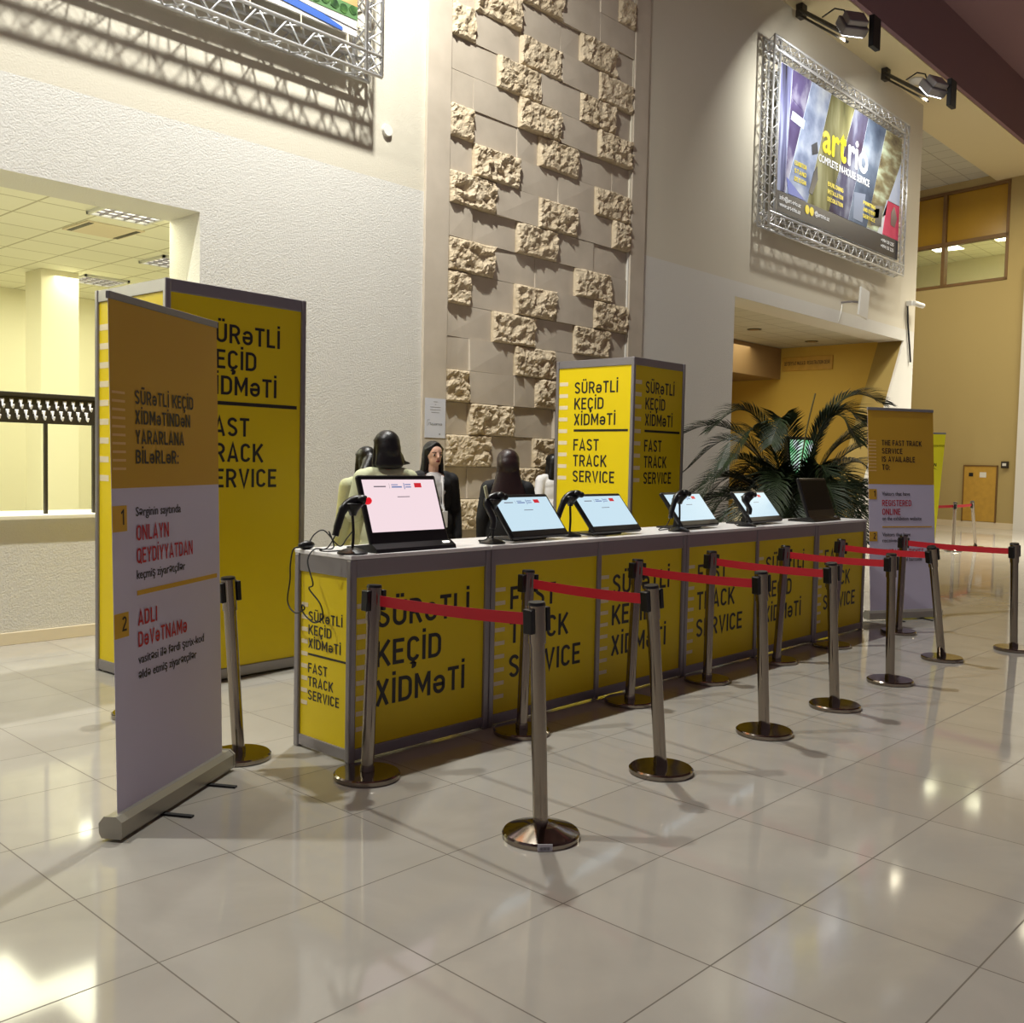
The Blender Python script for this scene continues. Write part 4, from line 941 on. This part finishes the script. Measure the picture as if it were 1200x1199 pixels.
# the fronds that give the crown its outline
LEFT = math.atan2(.70, -.72)      # screen-left direction from the camera side
RIGHT = LEFT+PI
specs += [(LEFT, 1.55, 2.02, .22), (LEFT+.3, 1.3, 1.62, .45), (RIGHT+.1, 1.1, 2.42, .10), (RIGHT-.25, 1.35, 2.05, .25), (RIGHT+.35, 1.45, 1.62, .3), (RIGHT, 1.2, 1.3, .45), (LEFT-.35, 1.2, 1.4, .55), (LEFT+.15, 1.1, 2.2, .25), (LEFT-.25, 1.25, 1.85, .35), (RIGHT+.2, .9, 2.25, .15), (RIGHT-.1, 1.5, 1.85, .25), (RIGHT-.5, 1.1, 1.9, .4), (LEFT+.55, 1.2, 1.95, .4), (LEFT+.9, .8, 2.1, .3), (RIGHT-.9, .8, 2.15, .3)]
for sp in specs: frond(*sp).build('frond', LEAF, t)
m = MB(); m.tube(curve([(.0, .0, .42), (.05, -.02, 1.3), (.12, -.06, 1.95), (.2, -.12, 2.42)]), .010, 6); m.build('spear_leaf', STEMM, t, True)

# ------------------------------------------------------------------ things in the side room
t = thing('reception_desk', (16.6, 6.3, 0), 'white reception desk in the side room glimpsed through the palm', 'desk')
m = MB(); m.box(-1.6, .9, -.35, .3, 0, 1.02, .02); m.build('front_panel', WHITEWALL, t)
m = MB(); m.box(-1.65, .95, -.42, .36, 1.02, 1.07, .01); m.build('desk_top', WHITETOP, t)
t = thing('display_stand', (14.6, 4.95, 0), 'lit screen stand with green and white picture seen between palm fronds', 'screen')
SCRG = emit('screen_green', (110, 210, 140), .9)
nt = SCRG.node_tree; b = nt.nodes['Principled BSDF']; tc = nt.nodes.new('ShaderNodeTexCoord'); n = nt.nodes.new('ShaderNodeTexNoise'); n.inputs['Scale'].default_value = 3; L(nt, tc.outputs['Object'], n.inputs['Vector'])
r = nt.nodes.new('ShaderNodeValToRGB'); e = r.color_ramp.elements; e[0].position = .38; e[0].color = lin(40, 160, 80); e[1].position = .62; e[1].color = lin(240, 245, 255); k = e.new(.5); k.color = lin(150, 225, 170)
L(nt, n.outputs['Fac'], r.inputs['Fac']); L(nt, r.outputs['Color'], b.inputs['Emission Color'])
SM = RZ(.62-PI/4)
m = MB(); m.box(-.42, .42, -.05, .05, .85, 2.12, .01, M=SM); m.box(-.06, .06, -.04, .04, .03, .9, M=SM); m.box(-.35, .35, -.25, .25, 0, .03, .01, M=SM); m.build('housing', BLACKP, t)
m = MB(); m.box(-.36, .36, -.055, -.051, .95, 2.06, M=SM); m.build('display', SCRG, t)
t = thing('picture_frame', (15.1, 8.75, 1.6), 'dark framed picture on the yellow wall left of the palm crown', 'picture')
m = MB(); m.box(-.45, .45, -.04, -.001, -.4, .4, .01); m.build('frame', DARKMET, t)
m = MB(); m.box(-.34, .34, -.046, -.041, -.3, .3); m.build('print', OCHREGLASS, t)
for k, (x, y) in enumerate(((16.0, 6.3), (16.9, 6.2))):
    t = thing('desk_monitor', (x, y, 1.07), ['dark desk monitor on the white reception desk, left one', 'dark desk monitor on the white reception desk, right one'][k], 'monitor', 'reception desk monitors', -.6)
    m = MB(); m.box(-.26, .26, -.02, .02, .1, .42, .008); m.build('housing', BLACKP, t)
    m = MB(); m.box(-.03, .03, 0, .03, .01, .12); m.box(-.12, .12, -.08, .08, 0, .012, .004); m.build('stand', BLACKP, t)
t = thing('red_case', (14.7, 3.0, 0), 'red box low behind the right palm fronds', 'box')
m = MB(); m.box(-.3, .3, -.2, .2, 0, .82, .02); m.build('body', RED, t)
m = MB(); m.box(-.31, .31, -.21, .21, .82, .88, .01); m.build('lid', RED, t)

# ------------------------------------------------------------------ people
def organic(name, items, mat, parent, voxel=.011, smooth=6, cut=None):
    mb = MB()
    for it in items:
        if it[0] == 'c':
            _, p0, p1, ra, rb = it; p0 = Vector(p0); p1 = Vector(p1); n = max(2, int((p1-p0).length/(min(ra, rb)*.6))+1)
            mb.cyl(p0, p1, ra, rb, n=14); mb.ell(p0, ra, 14); mb.ell(p1, rb, 14)
        elif it[0] == 'e': mb.ell(it[1], it[2], 22, M=(it[3] if len(it) > 3 else None))
    o = mb.build(name, mat)
    md = o.modifiers.new('r', 'REMESH'); md.mode = 'VOXEL'; md.voxel_size = voxel
    if smooth:
        s_ = o.modifiers.new('s', 'SMOOTH'); s_.factor = .5; s_.iterations = smooth
    bpy.context.view_layer.update()
    me = bpy.data.meshes.new_from_object(o.evaluated_get(bpy.context.evaluated_depsgraph_get()))
    bpy.data.objects.remove(o); me.name = name
    if cut:
        bm = bmesh.new(); bm.from_mesh(me); cut(bm); bm.to_mesh(me); bm.free()
    for p in me.polygons: p.use_smooth = True
    o = bpy.data.objects.new(name, me); COL.objects.link(o); o.parent = parent
    if not me.materials: me.materials.append(mat)
    return o
def hand(w, dirv, side, inward):
    """five fingers on a palm hanging from wrist w"""
    d = Vector(dirv).normalized(); s_ = Vector(side).normalized(); i_ = Vector(inward).normalized(); w = Vector(w); it = []
    pc = w+d*.055
    for k in range(4):
        o = s_*(-.027+.018*k); it.append(('c', w+d*.015+o*.6, w+d*.085+o, .014, .0125))
    ln = (.062, .074, .078, .068)
    for k in range(4):
        o = s_*(-.027+.018*k); a = w+d*.088+o; b_ = a+d*ln[k]*.55+i_*.006; c = b_+d*ln[k]*.4+i_*.018
        it += [('c', a, b_, .0092, .0085), ('c', b_, c, .0085, .0072)]
    th = w+d*.03-s_*.026
    it += [('c', th, th+d*.035-s_*.022+i_*.012, .012, .0105), ('c', th+d*.035-s_*.022+i_*.012, th+d*.062-s_*.024+i_*.022, .0105, .0085)]
    return it
def person(loc, yaw, H, label, arms, jacket, trousers, hair, shirt=None, headturn=0, bag=None, lean=0, skirt=False):
    """local frame: faces -Y, left/right is +-X"""
    k = H/1.70
    t = thing('person', loc, label, 'person', None, yaw); t.scale = (k, k, k)
    HM = T(0, 0, 1.52) @ RZ(headturn) @ T(0, 0, -1.52)
    hp = lambda *p: tuple(HM @ Vector(p))
    body = [('e', (0, 0, 1.24), (.135, .088, .20)), ('e', (0, -.008, 1.33), (.15, .095, .12)), ('e', (0, .005, .97), (.155, .105, .12)), ('c', (0, .01, 1.42), (0, -.002, 1.535), .052, .046)]
    for sx in (-1, 1):
        body += [('c', (.085*sx, 0, .93), (.08*sx, -.012, .50), .082, .054), ('c', (.08*sx, -.012, .50), (.078*sx, .02, .09), .055, .034),
                 ('c', (.078*sx, .025, .045), (.085*sx, -.13, .03), .036, .026), ('c', (0, .0, 1.40), (.165*sx, .008, 1.395), .055, .05)]
    arm = []
    for sx, (el, wr, hd, sd, iw) in zip((-1, 1), arms):
        sh = (.168*sx, .008, 1.39)
        arm.append((sh, el, wr)); body += [('c', sh, el, .045, .037), ('c', el, wr, .036, .025)] + hand(wr, hd, sd, iw)
    body += [('e', (0, -.002, 1.625), (.073, .092, .092), HM), ('e', (0, -.03, 1.565), (.052, .06, .062), HM), ('e', (0, -.045, 1.535), (.026, .03, .022), HM),
             ('c', hp(0, -.092, 1.615), hp(0, -.107, 1.583), .008, .0105), ('e', (0, -.082, 1.55), (.024, .012, .014), HM), ('e', (-.074, .005, 1.595), (.01, .02, .03), HM), ('e', (.074, .005, 1.595), (.01, .02, .03), HM)]
    bo = organic('body', body, SKIN, t, .0065, 4)
    # face
    for sx in (-1, 1):
        m = MB(); m.ell((.031*sx, -.081, 1.606), (.013, .008, .006), 12, M=HM); ey = m.build('eye', EYEW, bo, True)
        m = MB(); m.ell((.031*sx, -.0885, 1.606), (.0075, .003, .0065), 10, M=HM); m.build('iris', BLACKM, ey, True)
        m = MB(); m.tube([HM @ Vector((.014*sx, -.089, 1.625)), HM @ Vector((.032*sx, -.090, 1.630)), HM @ Vector((.05*sx, -.080, 1.625))], .003, 6); m.build('eyebrow', HAIRB, bo, True)
    m = MB(); m.ell((0, -.0945, 1.556), (.022, .006, .005), 12, M=HM); m.ell((0, -.0935, 1.548), (.018, .006, .005), 12, M=HM); m.build('lips', LIP, bo, True)
    # clothes
    tr = [('e', (0, .005, .97), (.168, .118, .12))]
    for sx in (-1, 1): tr += [('c', (.087*sx, 0, .93), (.083*sx, -.012, .50), .094, .07), ('c', (.083*sx, -.012, .50), (.08*sx, .02, .12), .07, .06)]
    organic('trousers', tr, trousers, t, .012, 4)
    for sx in (-1, 1):
        m = MB(); m.ell((.082*sx, -.045, .042), (.05, .13, .042), 18); m.build('shoe', SHOE, t, True)
    if shirt: organic('shirt', [('e', (0, -.012, 1.27), (.148, .1, .2)), ('e', (0, -.012, 1.36), (.13, .095, .085))], shirt, t, .011, 4)
    jk = [('e', (0, .004, 1.25), (.165, .112, .22)), ('e', (0, .003, 1.34), (.172, .112, .12)), ('e', (0, .008, 1.02), (.186, .136, .20)), ('e', (0, .008, .90), (.192, .142, .12)), ('c', (-.12, .012, 1.415), (.12, .012, 1.415), .055, .055)]
    for sh, el, wr in arm:
        w2 = Vector(el).lerp(Vector(wr), .93); jk += [('c', sh, el, .066, .056), ('c', el, w2, .056, .046)]
    def opening(bm):
        if not shirt: return
        dl = [v for v in bm.verts if v.co.y < -.03 and v.co.z > 1.02 and abs(v.co.x) < .075*(v.co.z-1.02)/.4]
        bmesh.ops.delete(bm, geom=dl, context='VERTS')
    def hem(bm):
        opening(bm); bmesh.ops.delete(bm, geom=[v for v in bm.verts if v.co.z < .80], context='VERTS')
    jo = organic('jacket', jk, jacket, t, .010, 5, hem)
    md = jo.modifiers.new('thick', 'SOLIDIFY'); md.thickness = .006; md.offset = 0
    hair(t, HM)
    return t
def hair_long(mat, length=1.22, wide=.10, tail=None, front=True, flip=0, v=1.0):
    def f(t, HM):
        it = [('e', (0, .014, 1.640), (.083*v, .096*(1+(v-1)*.3), .088*(1+(v-1)*.5)), HM), ('e', (0, .035, 1.60), (.083*v, .078*v, .10), HM)]
        n = max(4, int((1.60-length)/.018)); thick = .046
        for i in range(n+1):
            f_ = i/n; zz = 1.60-(1.60-length)*f_; sm = f_*f_*(3-2*f_)
            it.append(('e', (0, .048+.042*sm*(1 if length < 1.4 else .35), zz), (.082*v+(wide-.082*v)*sm, thick+.012*(1-sm), .035), HM))
        for sx in (-1, 1):
            if front: it.append(('c', HM @ Vector((.072*sx, .0, 1.66)), HM @ Vector((.086*sx, .005, max(length, 1.40))), .018, .022))
            it.append(('c', HM @ Vector((.012*sx, -.066, 1.704)), HM @ Vector((.070*sx, -.03, 1.655)), .014, .016))
        if flip: it += [('c', HM @ Vector((.085*flip, .045, length+.06)), HM @ Vector((.115*flip, .035, length+.015)), .026, .02), ('c', HM @ Vector((.115*flip, .035, length+.015)), HM @ Vector((.175*flip, .02, length+.012)), .02, .008)]
        if tail: it += [('c', HM @ Vector(a), HM @ Vector(b_), r1, r2) for a, b_, r1, r2 in tail]
        organic('hair', it, mat, t, .008, 8)
    return f
DOWN = lambda sx, fx=0: ((.215*sx, .03, 1.13), (.215*sx, -.04, .885), (0, -.15, -1), (0, 1, 0), (-sx, 0, 0))
FWD = lambda sx: ((.23*sx, .0, 1.14), (.12*sx, -.20, 1.12), (-.3*sx, -1, .1), (0, 0, 1), (-sx, .2, -.2))
person((1.93, 2.3, 0), 2.9, 1.62, 'person with a long black ponytail, mostly hidden behind the person in pale green', (DOWN(-1), DOWN(1)), PALEGREEN, BLACKCL,
       hair_long(HAIRB, 1.45, .09, tail=[((0, .09, 1.62), (.10, .17, 1.48), .05, .05), ((.10, .17, 1.48), (.17, .2, 1.28), .05, .035), ((.17, .2, 1.28), (.20, .19, 1.1), .035, .012)]))
person((1.47, 1.5, 0), 2.75, 1.72, 'person in a pale green suit with a black bob, seen from behind', (DOWN(-1), FWD(1)), PALEGREEN, PALEGREEN, hair_long(HAIRB, 1.49, .108, flip=-1, v=1.1), headturn=.1)
p3 = person((2.66, 2.3, 0), -.42, 1.68, 'person in a black blazer with long black hair facing the counters', (DOWN(-1), DOWN(1)), BLACKCL, BLACKCL, hair_long(HAIRB, 1.30, .11, v=1.06), WHITECL, headturn=.12)
m = MB(); m.tube(curve([(.055, -.075, 1.43), (.05, -.122, 1.32), (.05, -.128, 1.20), (.055, -.148, 1.13)]), .009, 6); m.tube(curve([(-.055, -.075, 1.43), (-.03, -.122, 1.32), (.02, -.128, 1.20), (.055, -.148, 1.13)]), .009, 6); m.build('lanyard', WHITECL, p3, True)
m = MB(); m.box(.03, .085, -.160, -.154, .99, 1.13, .003); m.build('badge', WHITETOP, p3)
person((2.95, 1.7, 0), PI-.75, 1.615, 'person in a black jacket with long dark brown hair, seen from behind', (FWD(-1), DOWN(1)), BLACKCL, BLACKCL, hair_long(HAIRR, 1.18, .19, v=1.22))
person((5.95, 3.78, 0), PI-.3, 1.62, 'person in a white shirt almost hidden behind the tall yellow box', (DOWN(-1), DOWN(1)), WHITECL, BLACKCL, hair_long(HAIRB, 1.4, .1))
